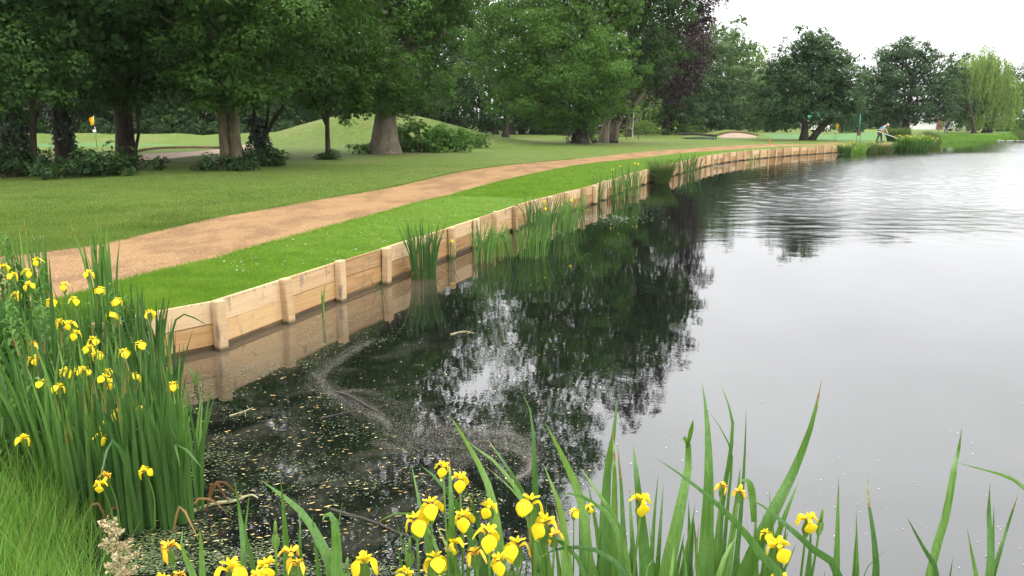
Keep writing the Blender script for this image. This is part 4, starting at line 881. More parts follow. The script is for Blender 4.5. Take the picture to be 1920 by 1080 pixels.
def flower_mesh(seed, wilt=False):
    g = np.random.default_rng(seed); mb = MB(); nt_, ns = 12, 7
    def sheet(fn, a, t0=.0):
        V = []; T_ = []
        for i in range(nt_):
            t = i/(nt_-1)
            for j in range(ns):
                s = j/(ns-1)*2-1; r, x, z = fn(t, s); V.append((r*math.cos(a)-x*math.sin(a), r*math.sin(a)+x*math.cos(a), z))
        fs = []
        for i in range(nt_-1):
            for j in range(ns-1): fs.append((i*ns+j, i*ns+j+1, (i+1)*ns+j+1, (i+1)*ns+j)); T_.append(min(1, .1+(i/(nt_-1))*1.6) if t0 == 0 else t0)
        mb.add(V, fs, np.array(T_)+0*g.random(len(T_)))
    a0 = g.random()*6
    for k in range(3):
        a = a0+k*2.094+g.normal(0, .1); dr = .8+.4*g.random()
        def fall(t, s, dr=dr, ph=g.random()*6):
            r = .006+.042*math.sin(min(t*1.25, 1.57)); z = .012*math.sin(min(t*3.4,3.14))-.075*dr*max(0, t-.38)**1.35
            w_ = (.006+.0215*math.exp(-((t-.66)/.27)**2))*math.sqrt(max(0, 1-max(0, (t-.72)/.285)**2))*(1 if not wilt else .45)
            return r-.006*s*s*max(0, t-.4), s*w_, z-.007*s*s+.0025*math.sin(ph+t*7+s*5)*(t if not wilt else 2.2)
        sheet(fall, a)
        def arm(t, s, ph=g.random()):
            return .004+.026*t, s*(.006+.004*t)*(1-.4*max(0, t-.85)/.15), .014+.010*math.sin(t*2.6)+.006*max(0, t-.75)*4*(1+.4*abs(s))-.004*s*s
        sheet(arm, a, .9)
        def std(t, s):
            return .004+.012*t, s*.0055*math.sin(min(math.pi, .5+t*2.5))*(1 if not wilt else .6), .010+.022*t
        sheet(std, a+1.047, .95)
    me = mesh_np('flower', np.concatenate(mb.v), np.concatenate(mb.f), np.concatenate(mb.t), True)
    me.materials.append(M_wilt if wilt else M_petal); return me
FL = [flower_mesh(s) for s in (1, 2, 3, 4)]; WL = [flower_mesh(s, True) for s in (11, 12)]
def add_stem(root, top, foot, r=.0045, wilt=False, size=1., tilt=.25, bud=False):
    """a flower stem from the plant's foot to the flower, with its green spathe; world coordinates"""
    o = np.array(root.location); top, foot = np.array(top, float), np.array(foot, float)
    mid = foot+(top-foot)*.55+rng.normal(0, .012, 3)*np.array([1, 1, 0])
    mb = MB(); P = bez([foot-o, mid-o, top-o-np.array([0, 0, .02*size])], 9); mb.tube(P, np.linspace(r*1.4, r*.8, 9)*size, 6, .5)
    tp = P[-1]; d = unit((P[-1]-P[-3])[None])[0]
    for s in (-1, 1):   # spathe bracts
        b0 = tp-d*.075*size; sd = np.array([s*.011, rng.normal(0, .004), 0])*size
        blade(mb, [b0, b0+d*.04*size+sd, tp+d*.01+sd*.35], .018*size, (0, -1, .1), 7, tint=.7, tipw=.5)
    if bud: mb.tube([tp-d*.01, tp+d*.018*size, tp+d*.045*size, tp+d*.06*size], [.004*size, .0085*size, .006*size, .001], 6, .9)
    st = mb.build('flower_stem', M_stem, root, True)
    if not bud:
        fm = (WL if wilt else FL)[rng.integers(2 if wilt else 4)]
        f = bpy.data.objects.new('flower', fm); scene.collection.objects.link(f); f.parent = st; f.location = tp
        f.rotation_euler = (rng.normal(0, tilt), rng.normal(0, tilt), rng.random()*6.28); f.scale = (size*.95, size*.95, size*.9)
    return st

# ---- foreground irises: each entry is tip ... foot, as seen, then (width px, depth m)
FG = [
 ('a', [(437,890),(448,950),(456,1032),(458,1085)], 11, 2.9), ('a', [(468,919),(462,975),(456,1028),(456,1085)], 9, 2.9),
 ('a', [(487,898),(566,961),(612,1040),(628,1090)], 20, 2.8), ('a', [(526,898),(533,970),(537,1040),(540,1088)], 15, 2.85),
 ('a', [(604,978),(612,962),(626,975),(631,1025),(632,1090)], 22, 2.75), ('a', [(343,986),(340,1022),(352,1055),(366,1090)], 17, 2.75),
 ('a', [(374,989),(378,1030),(381,1090)], 16, 2.8), ('a', [(700,985),(732,966),(765,960),(800,985),(822,1040),(830,1090)], 7, 2.9), ('a', [(560,925),(563,1000),(566,1090)], 5, 2.95),
 ('b', [(771,869),(784,931),(800,1010),(809,1088)], 13, 2.9), ('b', [(787,872),(828,907),(877,987),(902,1088)], 17, 2.85),
 ('b', [(842,847),(846,950),(848,1040),(849,1090)], 18, 2.7), ('b', [(843,778),(869,820),(900,875),(925,945),(942,1088)], 17, 2.9),
 ('b', [(870,822),(895,842),(930,868),(975,928),(1000,1000),(1012,1088)], 11, 3.0), ('b', [(913,822),(946,869),(973,910),(1003,975),(1018,1088)], 10, 3.05),
 ('b', [(904,869),(953,911),(985,950),(1010,1020),(1020,1088)], 8, 2.95), ('b', [(876,918),(897,981),(911,1045),(915,1090)], 18, 2.75),
 ('b', [(921,1027),(933,1050),(948,1090)], 17, 2.55), ('b', [(816,981),(838,1025),(862,1088)], 15, 2.65), ('b', [(758,999),(762,1040),(768,1090)], 9, 2.8),
 ('c', [(978,733),(996,777),(1001,841),(1003,897),(1005,980),(1006,1090)], 14, 3.0, (1.2, -.5)), ('c', [(1021,790),(1052,850),(1075,900),(1092,950),(1102,1088)], 20, 3.05),
 ('c', [(1018,868),(1038,918),(1054,970),(1067,1088)], 18, 2.75), ('c', [(1085,873),(1122,925),(1154,974),(1171,1035),(1178,1090)], 13, 2.9),
 ('c', [(1013,1045),(1040,1031),(1080,1026),(1125,1034),(1160,1060),(1180,1095)], 9, 2.6), ('c', [(995,1020),(1024,1007),(1060,1022),(1085,1050),(1100,1095)], 8, 2.7),
 ('c', [(1040,940),(1050,1000),(1058,1088)], 13, 2.95), ('c', [(1085,950),(1092,1010),(1096,1088)], 14, 3.0), ('c', [(1058,985),(1062,1040),(1075,1090)], 10, 2.6),
 ('d', [(1157,742),(1152,805),(1140,876),(1134,981),(1133,1090)], 20, 3.05), ('d', [(1148,800),(1152,880),(1152,960),(1151,1090)], 15, 3.1),
 ('d', [(1157,832),(1164,900),(1168,980),(1172,1088)], 12, 3.0), ('d', [(1187,831),(1194,897),(1203,981),(1211,1090)], 20, 2.75), ('d', [(1234,890),(1226,980),(1219,1088)], 11, 2.95),
 ('d', [(1244,905),(1238,990),(1231,1088)], 10, 2.9), ('d', [(1102,905),(1120,1000),(1128,1088)], 14, 3.1), ('d', [(1180,900),(1184,990),(1190,1088)], 12, 3.1), ('d', [(1236,1036),(1218,1055),(1210,1095)], 11, 2.5),
 ('d', [(1267,995),(1262,1040),(1257,1090)], 12, 2.6), ('d', [(1040,930),(1075,925),(1115,945),(1150,975),(1165,1040),(1168,1090)], 12, 2.8),
 ('e', [(1300,785),(1294,815),(1288,840)], 6, 2.86), ('e', [(1277,826),(1284,819),(1292,840),(1290,880),(1280,930),(1266,1000),(1248,1090)], 21, 2.85), ('e', [(1316,716),(1326,792),(1329,905),(1325,1000),(1322,1090)], 21, 2.95),
 ('e', [(1226,856),(1290,900),(1350,950),(1397,1000),(1432,1047),(1462,1092)], 14, 2.55), ('e', [(1350,717),(1368,765),(1374,800),(1368,860),(1352,960),(1345,1088)], 8, 3.1, (.9, .0)),
 ('e', [(1329,770),(1360,818),(1373,862),(1366,930),(1352,1088)], 6, 3.0), ('e', [(1399,769),(1396,860),(1388,972),(1376,1090)], 8, 2.95), ('e', [(1389,901),(1402,903),(1410,925),(1414,978)], 10, 2.9),
 ('e', [(1388,875),(1381,942),(1372,1010),(1362,1090)], 13, 2.8), ('e', [(1384,1002),(1366,1030),(1345,1090)], 16, 2.5), ('e', [(1300,960),(1297,1020),(1290,1088)], 13, 3.1), ('e', [(1352,930),(1346,1010),(1338,1088)], 13, 3.1),
 ('e', [(1310,985),(1306,1040),(1310,1090)], 11, 2.7), ('e', [(1281,1010),(1283,1050),(1286,1090)], 9, 2.6),
 ('f', [(1541,710),(1523,792),(1489,882),(1447,965),(1410,1045),(1392,1092)], 20, 2.85), ('f', [(1499,900),(1478,950),(1450,1030),(1438,1090)], 16, 2.8),
 ('f', [(1382,923),(1432,950),(1478,988),(1523,1029),(1575,1088)], 13, 2.6), ('f', [(1480,990),(1465,1035),(1450,1090)], 12, 2.75), ('f', [(1495,1015),(1480,1050),(1466,1090)], 11, 2.8), ('f', [(1425,985),(1408,1040),(1398,1090)], 12, 2.95),
 ('g', [(1629,882),(1626,905),(1629,945),(1637,999),(1642,1090)], 14, 2.85, (1.45, -.3)), ('g', [(1662,1032),(1640,1050),(1616,1090)], 5, 2.85),
 ('h', [(1804,799),(1796,852),(1790,875),(1774,965),(1755,1029),(1740,1092)], 15, 2.9, (-.9, .2)), ('h', [(1700,968),(1725,1017),(1758,1090)], 16, 2.7),
 ('i', [(1787,866),(1838,879),(1890,895),(1935,925),(1955,1000),(1960,1092)], 9, 2.8), ('i', [(1873,877),(1901,898),(1925,920),(1950,980),(1958,1092)], 11, 2.75), ('i', [(1856,903),(1854,961),(1854,1090)], 17, 2.8), ('i', [(1910,924),(1894,972),(1873,1040),(1860,1092)], 9, 2.9),
]
FF = [('a',(315,1010),.95,'w'),('a',(431,1043),1.35,''),('a',(499,1043),.95,''),('a',(544,1021),.95,'w'),('a',(682,1032),1.1,''),('a',(302,1074),.85,''),('a',(334,1068),.7,'w'),('a',(484,1066),.8,''),('a',(559,1044),.8,'w'),('a',(649,1053),.9,'b'),('a',(516,985),.8,'b'),
      ('b',(780,957),1.0,''),('b',(808,929),.95,''),('b',(830,863),.6,''),('b',(862,883),.8,''),('b',(915,981),1.0,''),('b',(816,1031),1.0,''),('b',(812,1064),1.1,''),('b',(869,953),.9,''),('b',(890,1022),.9,'w'),('b',(918,936),.75,''),('b',(768,1016),.9,'b'),('b',(850,1004),.8,''),('b',(938,1034),.85,''),('b',(760,1062),.8,''),('c',(1040,990),.7,'w'),
      ('c',(994,922),1.15,''),('c',(1022,960),1.1,''),('c',(969,1003),1.1,''),('c',(960,1050),.9,'b'),('c',(1010,1052),.9,'b'),('c',(1076,951),.45,''),('c',(1106,943),.4,''),
      ('d',(1203,922),.9,''),('e',(1354,901),.55,'w'),('e',(1387,909),.6,'w'),('f',(1459,1006),1.05,''),('f',(1437,990),.6,''),('f',(1462,1070),.8,''),('f',(1515,957),.95,''),('f',(1540,962),.8,'b')]
names = dict(a='foreground iris with several blooms and one wide folded-over pale blade', b='foreground iris plant with the most yellow blooms crowded together', c='foreground iris plant with big yellow blooms left of the tallest upright pair',
             d='foreground iris clump of upright blades in front of the tree-reflection edge, one bloom', e='foreground iris clump with the broad folded-over blade and tall dark sword leaf', f='foreground iris with the long dark leaf curving right and slender-stemmed bloom',
             g='lone narrow twisted iris shoot with a brown tip', h='crossing pair of iris blades, one tall with a reddish tip', i='iris tuft with horizontal blades at the picture edge')
for key in 'abcdefghi':
    bl = [e for e in FG if e[0] == key]
    cx = np.mean([e[1][-1][0] for e in bl]); base = PC(cx, 1085, 2.85); base = Vector((base.x, base.y+.02, G(base.x, base.y)))
    root = empty('iris_plant', base, names[key], 'iris', 'yellow flag irises along the near bank')
    mb = MB(); o = np.array(base)
    for e in bl:
        pts, W, Z = e[1], e[2], e[3]; tw = e[4] if len(e) > 4 else (rng.normal(0, .25), rng.normal(0, .25)); n = len(pts)
        w = [PC(x, y, Z+.10*(1-i/(n-1))*rng.normal(0, .8)) for i, (x, y) in enumerate(pts)]
        if pts[-1][1] > 1080:
            d = (w[-1]-w[-2]).normalized(); d.x *= .6; f = w[-1]; g = G(f.x, f.y)-.05; h = max(.1, f.z-g)
            w.append(Vector((f.x+max(-.12, min(.12, d.x*h*.6)), f.y+.03, g)))
            w.insert(-1, w[-2].lerp(w[-1], .45)+Vector((0, .01, 0)))
        P = [np.array(q)-o for q in w[::-1]]
        blade(mb, P, W/F*Z*(1.45 if key in 'ef' else 1.3), (0, -1, .35), 22, tw, tint=float(np.clip(rng.normal(.5, .25), .02, .98)), tipw=.4)
    # young shoots filling the tuft low down
    for _ in range({'g': 2, 'h': 2, 'i': 4, 'a': 12}.get(key, 30)):
        x = cx+rng.normal(0, 62 if key not in 'ghi' else 18); Z = 2.95+.25*rng.random(); p = PC(x, 1088, Z); g = G(p.x, p.y); h = .75+.5*rng.random()**1.5; 
        b0 = np.array([p.x, p.y, g-.03])-o; l = rng.normal(0, .09, 2)
        blade(mb, [b0, b0+[l[0]*.3, l[1]*.3, h*.5], b0+[l[0], l[1], h]], .026+.014*rng.random(), (rng.normal(0, .3), -1, .2), 12, (0, rng.normal(0, .4)), tint=float(np.clip(rng.normal(.45, .15), .1, .9)))
    mb.build('leaves', M_iris, root, True)
    for k2, (x, y), s, kind in [q for q in FF if q[0] == key]:
        top = PC(x, y+8*s, 2.7+.08*rng.normal()); ft = Vector((top.x+rng.normal(0, .03), top.y+.05+.02*rng.random(), 0)); ft.z = G(ft.x, ft.y)-.03
        add_stem(root, top, ft, wilt=kind == 'w', size=s*1.0, bud=kind == 'b', r=.005/max(s, .7))

# ---- generic iris / reed clump
def clump(name, label, cat, base, n, h, spread, W, mat, group=None, lean=.25, droop=.1, flowers=0, nseg=10, hv=.25, dead=0, fsize=1.):
    root = empty(name, base, label, cat, group); mb = MB()
    for i in range(n):
        a = random.random()*6.283; r = spread*math.sqrt(random.random()); hh = h*(1-hv+hv*1.3*random.random()); L = rng.normal(0, lean*hh*.55, 2)+np.array([math.cos(a), math.sin(a)])*r*.5
        b0 = np.array([r*math.cos(a), r*math.sin(a), -.05]); tp = b0+np.array([L[0], L[1], hh]); P = [b0, b0+np.array([L[0]*.25, L[1]*.25, hh*.5]), tp]
        if random.random() < droop: P = [b0, b0+np.array([L[0]*.4, L[1]*.4, hh*.55]), b0+np.array([L[0]*1.0, L[1]*1.0, hh*.78]), b0+np.array([L[0]*2.2+.05, L[1]*2.2, hh*.6])]
        fa = random.random()*3.14
        blade(mb, P, W*(.7+.6*random.random()), (math.sin(fa)*.8, -1, .1), nseg, (0, rng.normal(0, .5)), tint=float(np.clip(rng.normal(.5, .24), .02, .98)))
    mb.build('leaves', mat, root, True)
    if dead:
        mb = MB()
        for i in range(dead):
            a = random.random()*6.283; r = spread*.9; b0 = np.array([r*math.cos(a), r*math.sin(a), 0.]); d = np.array([math.cos(a), math.sin(a), 0])*(.1+.15*random.random())
            blade(mb, [b0, b0+d*.5+[0, 0, .12+.1*random.random()], b0+d+[0, 0, .1], b0+d*1.4+[0, 0, -.01]], W*.6, (0, -1, .2), 8, tint=random.random())
        mb.build('dead_leaves', M_brownleaf, root, True)
    B = np.array(base)
    for i in range(flowers):
        a = random.random()*6.283; r = spread*random.random(); ft = B+[r*math.cos(a), r*math.sin(a), 0]; tp = ft+[rng.normal(0, .07), rng.normal(0, .07), h*(.72+.25*random.random())]
        add_stem(root, tp, ft, size=fsize)
    return root
# ---- the left bank irises
LB = [((345,965),.95,26),((300,985),1.0,28),((245,985),.98,30),((190,975),.96,30),((130,950),.95,28),((70,900),.95,26),((318,890),1.05,26),((255,880),1.08,30),((180,870),1.05,30),((95,850),1.0,26),((290,800),.95,22),((215,780),1.05,24),((135,770),1.05,24),((40,800),1.0,22),
      ((265,725),.9,18),((170,700),1.0,18),((80,700),1.05,20),((5,720),1.05,18),((285,700),.95,26),((250,680),1.0,26),((205,660),1.0,24),((300,770),.9,22)]
lw = ['at the waters edge nearest the wall reflection', 'with brown curled leaf bases by the pale stick', 'standing just above the pinkish seed head', 'behind and left of the seed head', 'rising from the long grass beside the seed head', 'rising from the grass under the lone low-left flower',
      'second row, overlapping the wall foot', 'second row, behind the doubled lowest flower', 'second row, beneath the stacked pair of flowers', 'second row, leaning over the nettles', 'middle row, under the flower nearest the first wall post', 'middle row, below the largest cluster of blooms', 'middle row, between nettles and large blooms', 'middle row, hard against the nettles',
      'back row, touching the end of the timber wall', 'back row, before the gravel path', 'back row, with a tall dark blade above the path', 'back row, with blooms reaching over the path edge', 'tight against the first board of the wall', 'just inland of the wall end', 'inland at the verge corner', 'between the wall foot and the row by the water']
LP = []
for i, ((x, y), h, n) in enumerate(LB):
    z = .0 if y > 930 else .15
    p = PZ(x, y, z); p.z = max(G(p.x, p.y), 0.0)
    LP.append((p, clump('iris_plant', 'left bank iris plant '+lw[i], 'iris', p, n, h*1.02, .15, .027, M_irisd if i % 4 else M_iris, 'yellow flag irises on the left bank', lean=.13, droop=.06, nseg=12, dead=3 if i in (0, 1, 2) else 0)))
LF = [(24,511),(50,505),(68,484),(7,496),(53,529),(166,507),(188,538),(139,557),(220,559),(207,586),(280,582),(111,599),(141,620),(62,641),(62,668),(181,660),(203,692),(207,712),(157,688),(121,691),(323,717),(198,790),(218,768),(262,762),(190,812),(43,816),(198,887),(187,902),(270,877),(77,712),(130,602),(166,647),(195,703),(148,690),(262,640),(232,655),(175,632),(95,560),(120,530),(30,548),(250,700),(110,720)]
for (x, y) in LF:
    Z = np.interp(y, [480, 600, 700, 800, 900], [6.6, 5.9, 5.3, 4.9, 4.6])+rng.normal(0, .08); top = PC(x, y, Z)
    j = min(range(len(LP)), key=lambda q: (LP[q][0].x-top.x)**2+(LP[q][0].y-top.y)**2); p, root = LP[j]
    ft = Vector((top.x*.6+p.x*.4, top.y*.6+p.y*.4, 0)); ft.z = max(0, G(ft.x, ft.y))
    add_stem(root, top, ft, size=1.0 if y not in (887, 902, 762) else .9, wilt=(y in (887, 762, 641)), r=.0055)
# tall blades standing over the path on the left
for (x, y, Z, W, lb) in ((92, 480, 5.6, .05, 'broad tall iris blade standing in front of the gravel path'), (198, 490, 5.8, .035, 'slim iris blade in front of the path, right of the broad one')):
    top = PC(x, y, Z); ft = Vector((top.x-.08, top.y+.1, 0)); ft.z = G(ft.x, ft.y)
    r_ = empty('iris_shoot', ft, lb, 'iris'); mb = MB(); o = np.array(ft); T = np.array(top)-o
    blade(mb, [T*0, T*.5+[-.03, 0, 0], T], W, (0, -1, 0), 16, (.1, .2), .45); blade(mb, [T*0+[-.05, 0, 0], T*.4+[-.12, .0, 0], T*.8+[-.22, 0, 0]], W*.8, (0, -1, 0), 16, (.1, .2), .3); mb.build('leaves', M_irisd, r_, True)
# nettles / leafy herbs
def herb(base, label, n, h, leafL, mat, group, spread=.25):
    root = empty('leafy_herb', base, label, 'herb', group); mb = MB()
    for _ in range(n):
        a = random.random()*6.28; r = spread*math.sqrt(random.random()); x, y = r*math.cos(a), r*math.sin(a); hh = h*(.65+.45*random.random()); lx, ly = rng.normal(0, .08, 2)
        S = np.array([[x, y, -.03], [x+lx*.4, y+ly*.4, hh*.5], [x+lx, y+ly, hh]]); mb.tube(S, [.005, .004, .002], 5, .3)
        for k in range(int(hh/.055)):
            t = .2+.8*k/(hh/.055); c = S[0]+(S[2]-S[0])*t; ph = k*1.57+random.random()*.4
            for s in (0, math.pi):
                d = np.array([math.cos(ph+s), math.sin(ph+s), 0]); Lk = leafL*(1.15-.6*t)*(.8+.4*random.random())
                blade(mb, [c, c+d*Lk*.55+[0, 0, .02], c+d*Lk+[0, 0, -.02-.3*Lk*random.random()]], Lk*.42, (-d[0]*.2, -d[1]*.2, 1), 6, (0, rng.normal(0, .3)), float(np.clip(rng.normal(.5, .2), 0, 1)), tipw=.8, k=.1)
    mb.build('leaves', mat, root, True); return root
M_nettle = leafmat('nettle_leaf', (.03, .08, .012), (.07, .16, .025), (.13, .25, .05), .3)
hl = ['leafy nettles at the picture edge beside the irises', 'tall nettles between the left bank irises', 'nettles below the orange-centred blooms', 'young nettle shoots above the long grass', 'willowherb spires against the gravel path', 'thin willowherb rising before the verge', 'leafy herb mound left of the back irises']
for i, (x, y, h, n) in enumerate([(15,810,.85,9),(85,800,.95,9),(100,745,.95,9),(20,880,.6,8),(165,700,1.05,6),(215,680,1.05,5),(40,700,.95,10)]):
    p = PZ(x, y, .2); p.z = G(p.x, p.y); herb(p, hl[i], n, h, .11, M_nettle, 'leafy herbs among the left irises')
# pinkish seed head at the corner
p = PZ(222, 1085, .35); p.z = G(p.x, p.y); r_ = empty('dock_plant', p, 'dock with buff-pink seed head at the lower left corner', 'weed'); mb = MB()
tp = np.array(PC(207, 975, 3.7))-np.array(p); Sx = bez([(0, 0, -.05), tp*.5+[.03, 0, 0], tp], 14); mb.tube(Sx, .005, 6); mb.build('stem', M_stem, r_, True)
mb = MB(); M_seed = leafmat('dock_seed', (.24, .17, .1), (.42, .33, .2), (.56, .5, .33), .2)
C_ = []
for k in range(34):
    t = .3+.7*k/34; c = np.array([np.interp(t, np.linspace(0, 1, 14), Sx[:, i]) for i in range(3)]); a = k*2.4; ln = (.15*(1.25-t))*(.6+.6*random.random()); d = np.array([math.cos(a), math.sin(a), .45])
    q = c+d*ln*rng.random((60, 1)); C_.append(q+rng.normal(0, .009, (60, 3)))
C_ = np.concatenate(C_); V, Fq, t = leaves(C_, unit(rng.normal(size=C_.shape)), .013, rng.random(len(C_)), .9); link('seed_head', mesh_np('seed_head', V, Fq, t), M_seed, r_)

# ---- reeds standing in the water along the timber wall
GR = 'reed and iris clumps along the timber wall'
def wp(x, y): return PZ(x, y, 0)
p = wp(795, 522); clump('iris_plant', 'dense dark green iris clump, largest against the near wall', 'iris', p, 64, 1.0, .2, .022, M_irisd, GR, lean=.15, droop=.05, dead=6, nseg=8)
for (x, y), h, n, sp, W, m, fl, lb in [
    ((849,492),.5,6,.07,.014,M_irisd,1,'sparse low iris shoots with one tiny bloom, right of the dense dark clump'),
    ((905,492),.85,39,.22,.02,M_iris,0,'open iris clump with wide leaning blades, first of a close pair'),
    ((932,480),.65,27,.16,.018,M_irisy,0,'shorter iris clump, second of a close pair'),
    ((985,480),.72,80,.4,.018,M_iris,0,'wide bright green floating-edge reed clump, lowest and brightest'),
    ((1012,452),1.0,51,.3,.02,M_irisd,1,'tall dark pointed reeds behind the bright low reeds'),
    ((1045,436),.9,69,.42,.02,M_iris,2,'broad reed clump with blooms just right of the tall dark reeds'),
    ((1068,414),.7,33,.3,.02,M_iris,1,'reeds hiding two wall posts right of the broad clump'),
    ((1098,395),.55,10,.15,.018,M_iris,0,'small leaning reed tuft between the bright and dark posts'),
    ((1120,381),.85,24,.16,.02,M_irisd,0,'narrow upright reed tuft, alone against pale boards'),
    ((1153,374),1.1,45,.3,.02,M_iris,2,'tall loose iris clump with small blooms on top'),
    ((1182,366),1.15,51,.32,.022,M_iris,2,'tall iris clump with the highest yellow blooms by the wall'),
    ((1288,328),1.05,50,.6,.03,M_irisd,0,'leaning reed bed right of the round rush bush'),
    ((1412,302),.55,14,.25,.03,M_irisy,0,'little green tuft at the foot of the far wall')]:
    q = wp(x, y); clump('iris_plant' if 'iris' in lb else 'reed_clump', lb, 'iris' if 'iris' in lb else 'reeds', q, n, h, sp, W, m, GR, lean=.2, droop=.12, flowers=fl, nseg=7, fsize=.8)
p = wp(607, 600); clump('iris_shoot', 'single green shoot of a few blades between the second and third posts', 'iris', p, 5, .5, .03, .016, M_iris, GR, lean=.12, droop=0)
p = wp(712, 548); clump('iris_shoot', 'thin sparse shoots right before the fourth post', 'iris', p, 5, .3, .06, .01, M_irisd, GR, lean=.2, droop=0)
p = wp(372, 722); clump('iris_shoot', 'tiny reed sprout in the water beside the left irises', 'iris', p, 7, .28, .06, .01, M_iris, GR, lean=.4, droop=.2)
# round rush bush
def rushes(name, label, cat, p, n, h, sp, W, mat, grp=None, fl=None):
    r = empty(name, p, label, cat, grp); a = rng.random(n)*6.283; rr = sp*rng.random(n)**.5; hh = h*(.6+.5*rng.random(n)); B = np.stack([rr*np.cos(a), rr*np.sin(a), np.full(n, -.05)], 1)
    out = np.stack([np.cos(a), np.sin(a)], 1)*(.25+.5*rng.random(n))[:, None]*hh[:, None]*.8+rng.normal(0, .08*h, (n, 2)); M = B.copy(); M[:, :2] += out*.35; M[:, 2] += hh*.6; T = B.copy(); T[:, :2] += out; T[:, 2] += hh
    sx = unit(np.cross(T-B, rng.normal(size=(n, 3))))*W/2
    V = np.stack([B-sx, B+sx, M+sx*.8, M-sx*.8, T+sx*.12, T-sx*.12], 1).reshape(-1, 3); i = np.arange(n)[:, None]*6
    Fq = np.concatenate([i+np.array([[0, 1, 2, 3]]), i+np.array([[3, 2, 4, 5]])]); t = np.tile(np.clip(rng.normal(.5, .2, n), 0, 1), 2)
    link('blades', mesh_np('blades', V, Fq, t), mat, r)
    if fl:
        k, mt, s = fl; j = rng.integers(n, size=k); c = T[j]*[1, 1, .97]; c = np.repeat(c, 5, 0)+rng.normal(0, s*.3, (k*5, 3)); V, Fq, t = leaves(c, unit(rng.normal(size=c.shape)), s, .6+.4*rng.random(len(c)), .8); link('blossoms', mesh_np('blossoms', V, Fq, t), mt, r)
    return r
rushes('rush_bush', 'round grey-green rush bush bulging over the timber wall', 'rushes', wp(1240, 343), 1500, .95, .3, .009, M_rush)
# promontory
GP = 'waterside growth at the far end of the wall'
rushes('reed_clump', 'dark blade tuft at the last visible wall bays', 'reeds', wp(1583, 288.5), 200, .75, .4, .04, M_irisd, GP, (4, M_petal, .08))
rushes('reed_clump', 'green waterside reeds with a yellow top, in front of the person', 'reeds', wp(1622, 286.5), 500, .8, .7, .03, M_rush, GP, (8, M_petal, .08))
rushes('reed_clump', 'low pale waterside grass left of the person', 'reeds', wp(1600, 287.5), 420, .75, .8, .03, M_grass, GP)
rushes('reed_clump', 'low waterside grass below the person', 'reeds', wp(1650, 284.5), 420, .7, .8, .03, M_rush, GP)
rushes('willowherb_bush', 'rounded pale green bush right of the bending person', 'bush', PG(1680, 266), 1200, 1.2, .7, .035, M_rush, GP)
rushes('iris_bed', 'large bed of yellow irises past the person, spilling to the water', 'iris bed', PG(1715, 272), 1200, .7, 1.1, .035, M_iris, GP, (45, M_petal, .07))
rushes('iris_bed', 'deep green flower-free iris bed beneath the pole', 'iris bed', wp(1708, 281.5), 1000, .7, 1.2, .04, M_irisd, GP)
rushes('reed_clump', 'pale reed fringe at the tip by the open water', 'reeds', wp(1738, 276), 420, .7, 1.0, .035, M_rush, GP)

# ================================================================ grass
def scatter(n, fn):
    X = fn(n); return X
def blades_np(name, P, h, W, mat, lean=.35, kind='stuff', label=None):
    n = len(P); a = rng.random(n)*6.283; hh = h*(.55+.8*rng.random(n)); ww = W*(.7+.6*rng.random(n)); d = np.stack([np.cos(a), np.sin(a), np.zeros(n)], 1)
    b = rng.random(n)*6.283; l = np.stack([np.cos(b), np.sin(b), np.zeros(n)], 1)*(hh*lean*rng.random(n)*1.5)[:, None]
    tp = P+l+np.stack([np.zeros(n), np.zeros(n), hh], 1); V = np.stack([P-d*ww[:, None]/2, P+d*ww[:, None]/2, tp], 1).reshape(-1, 3)
    o = link(name, mesh_np(name, V, np.arange(3*n).reshape(-1, 3), np.clip(rng.normal(.5, .2, n), 0, 1)), mat); o['kind'] = kind
    if label: o['label'] = label
    return o
PLa = np.array([[p.x, p.y] for p in PL]); PUa = np.array([[p.x, p.y] for p in PU]); Wa = np.array([[p.x, p.y] for p in WALL]); PTH = np.array([[p.x, p.y] for p in PATH])
strip = np.concatenate([Wa, PLa[::-1]])
def sample_zone(n, y0, y1, x0, x1, test, power=2.):
    """more blades close by than far off"""
    out = []; c = 0
    while c < n:
        m = n*2; u = rng.random(m); Y = (y0**(1-power)+u*(y1**(1-power)-y0**(1-power)))**(1/(1-power)) if power != 1 else y0*(y1/y0)**u
        X = Y*(x0+(x1-x0)*rng.random(m)); k = test(X, Y); out.append(np.stack([X[k], Y[k]], 1)); c += k.sum()
    Q = np.concatenate(out)[:n]; return np.column_stack([Q, ground(Q[:, 0], Q[:, 1])])
lx = (0-960)/F*1.05
Pg = sample_zone(120000, 7.0, 22, -.62, .3, lambda X, Y: inside(strip, X, Y), 2.2)
blades_np('verge_grass', Pg-[0, 0, .005], .035, .006, M_vergeb)
Pg = sample_zone(50000, 20, 60, -.3, .5, lambda X, Y: inside(strip, X, Y), 2.)
blades_np('verge_grass', Pg-[0, 0, .005], .045, .014, M_vergeb)
lawn_t = lambda X, Y: ~inside(LK, X, Y) & ~inside(PTH, X, Y) & ~inside(strip, X, Y) & ~inside(BL, X, Y)
Pg = sample_zone(150000, 11, 34, -.7, .1, lawn_t, 2.4)
blades_np('lawn_grass', Pg-[0, 0, .005], .04, .011, M_lawnb)
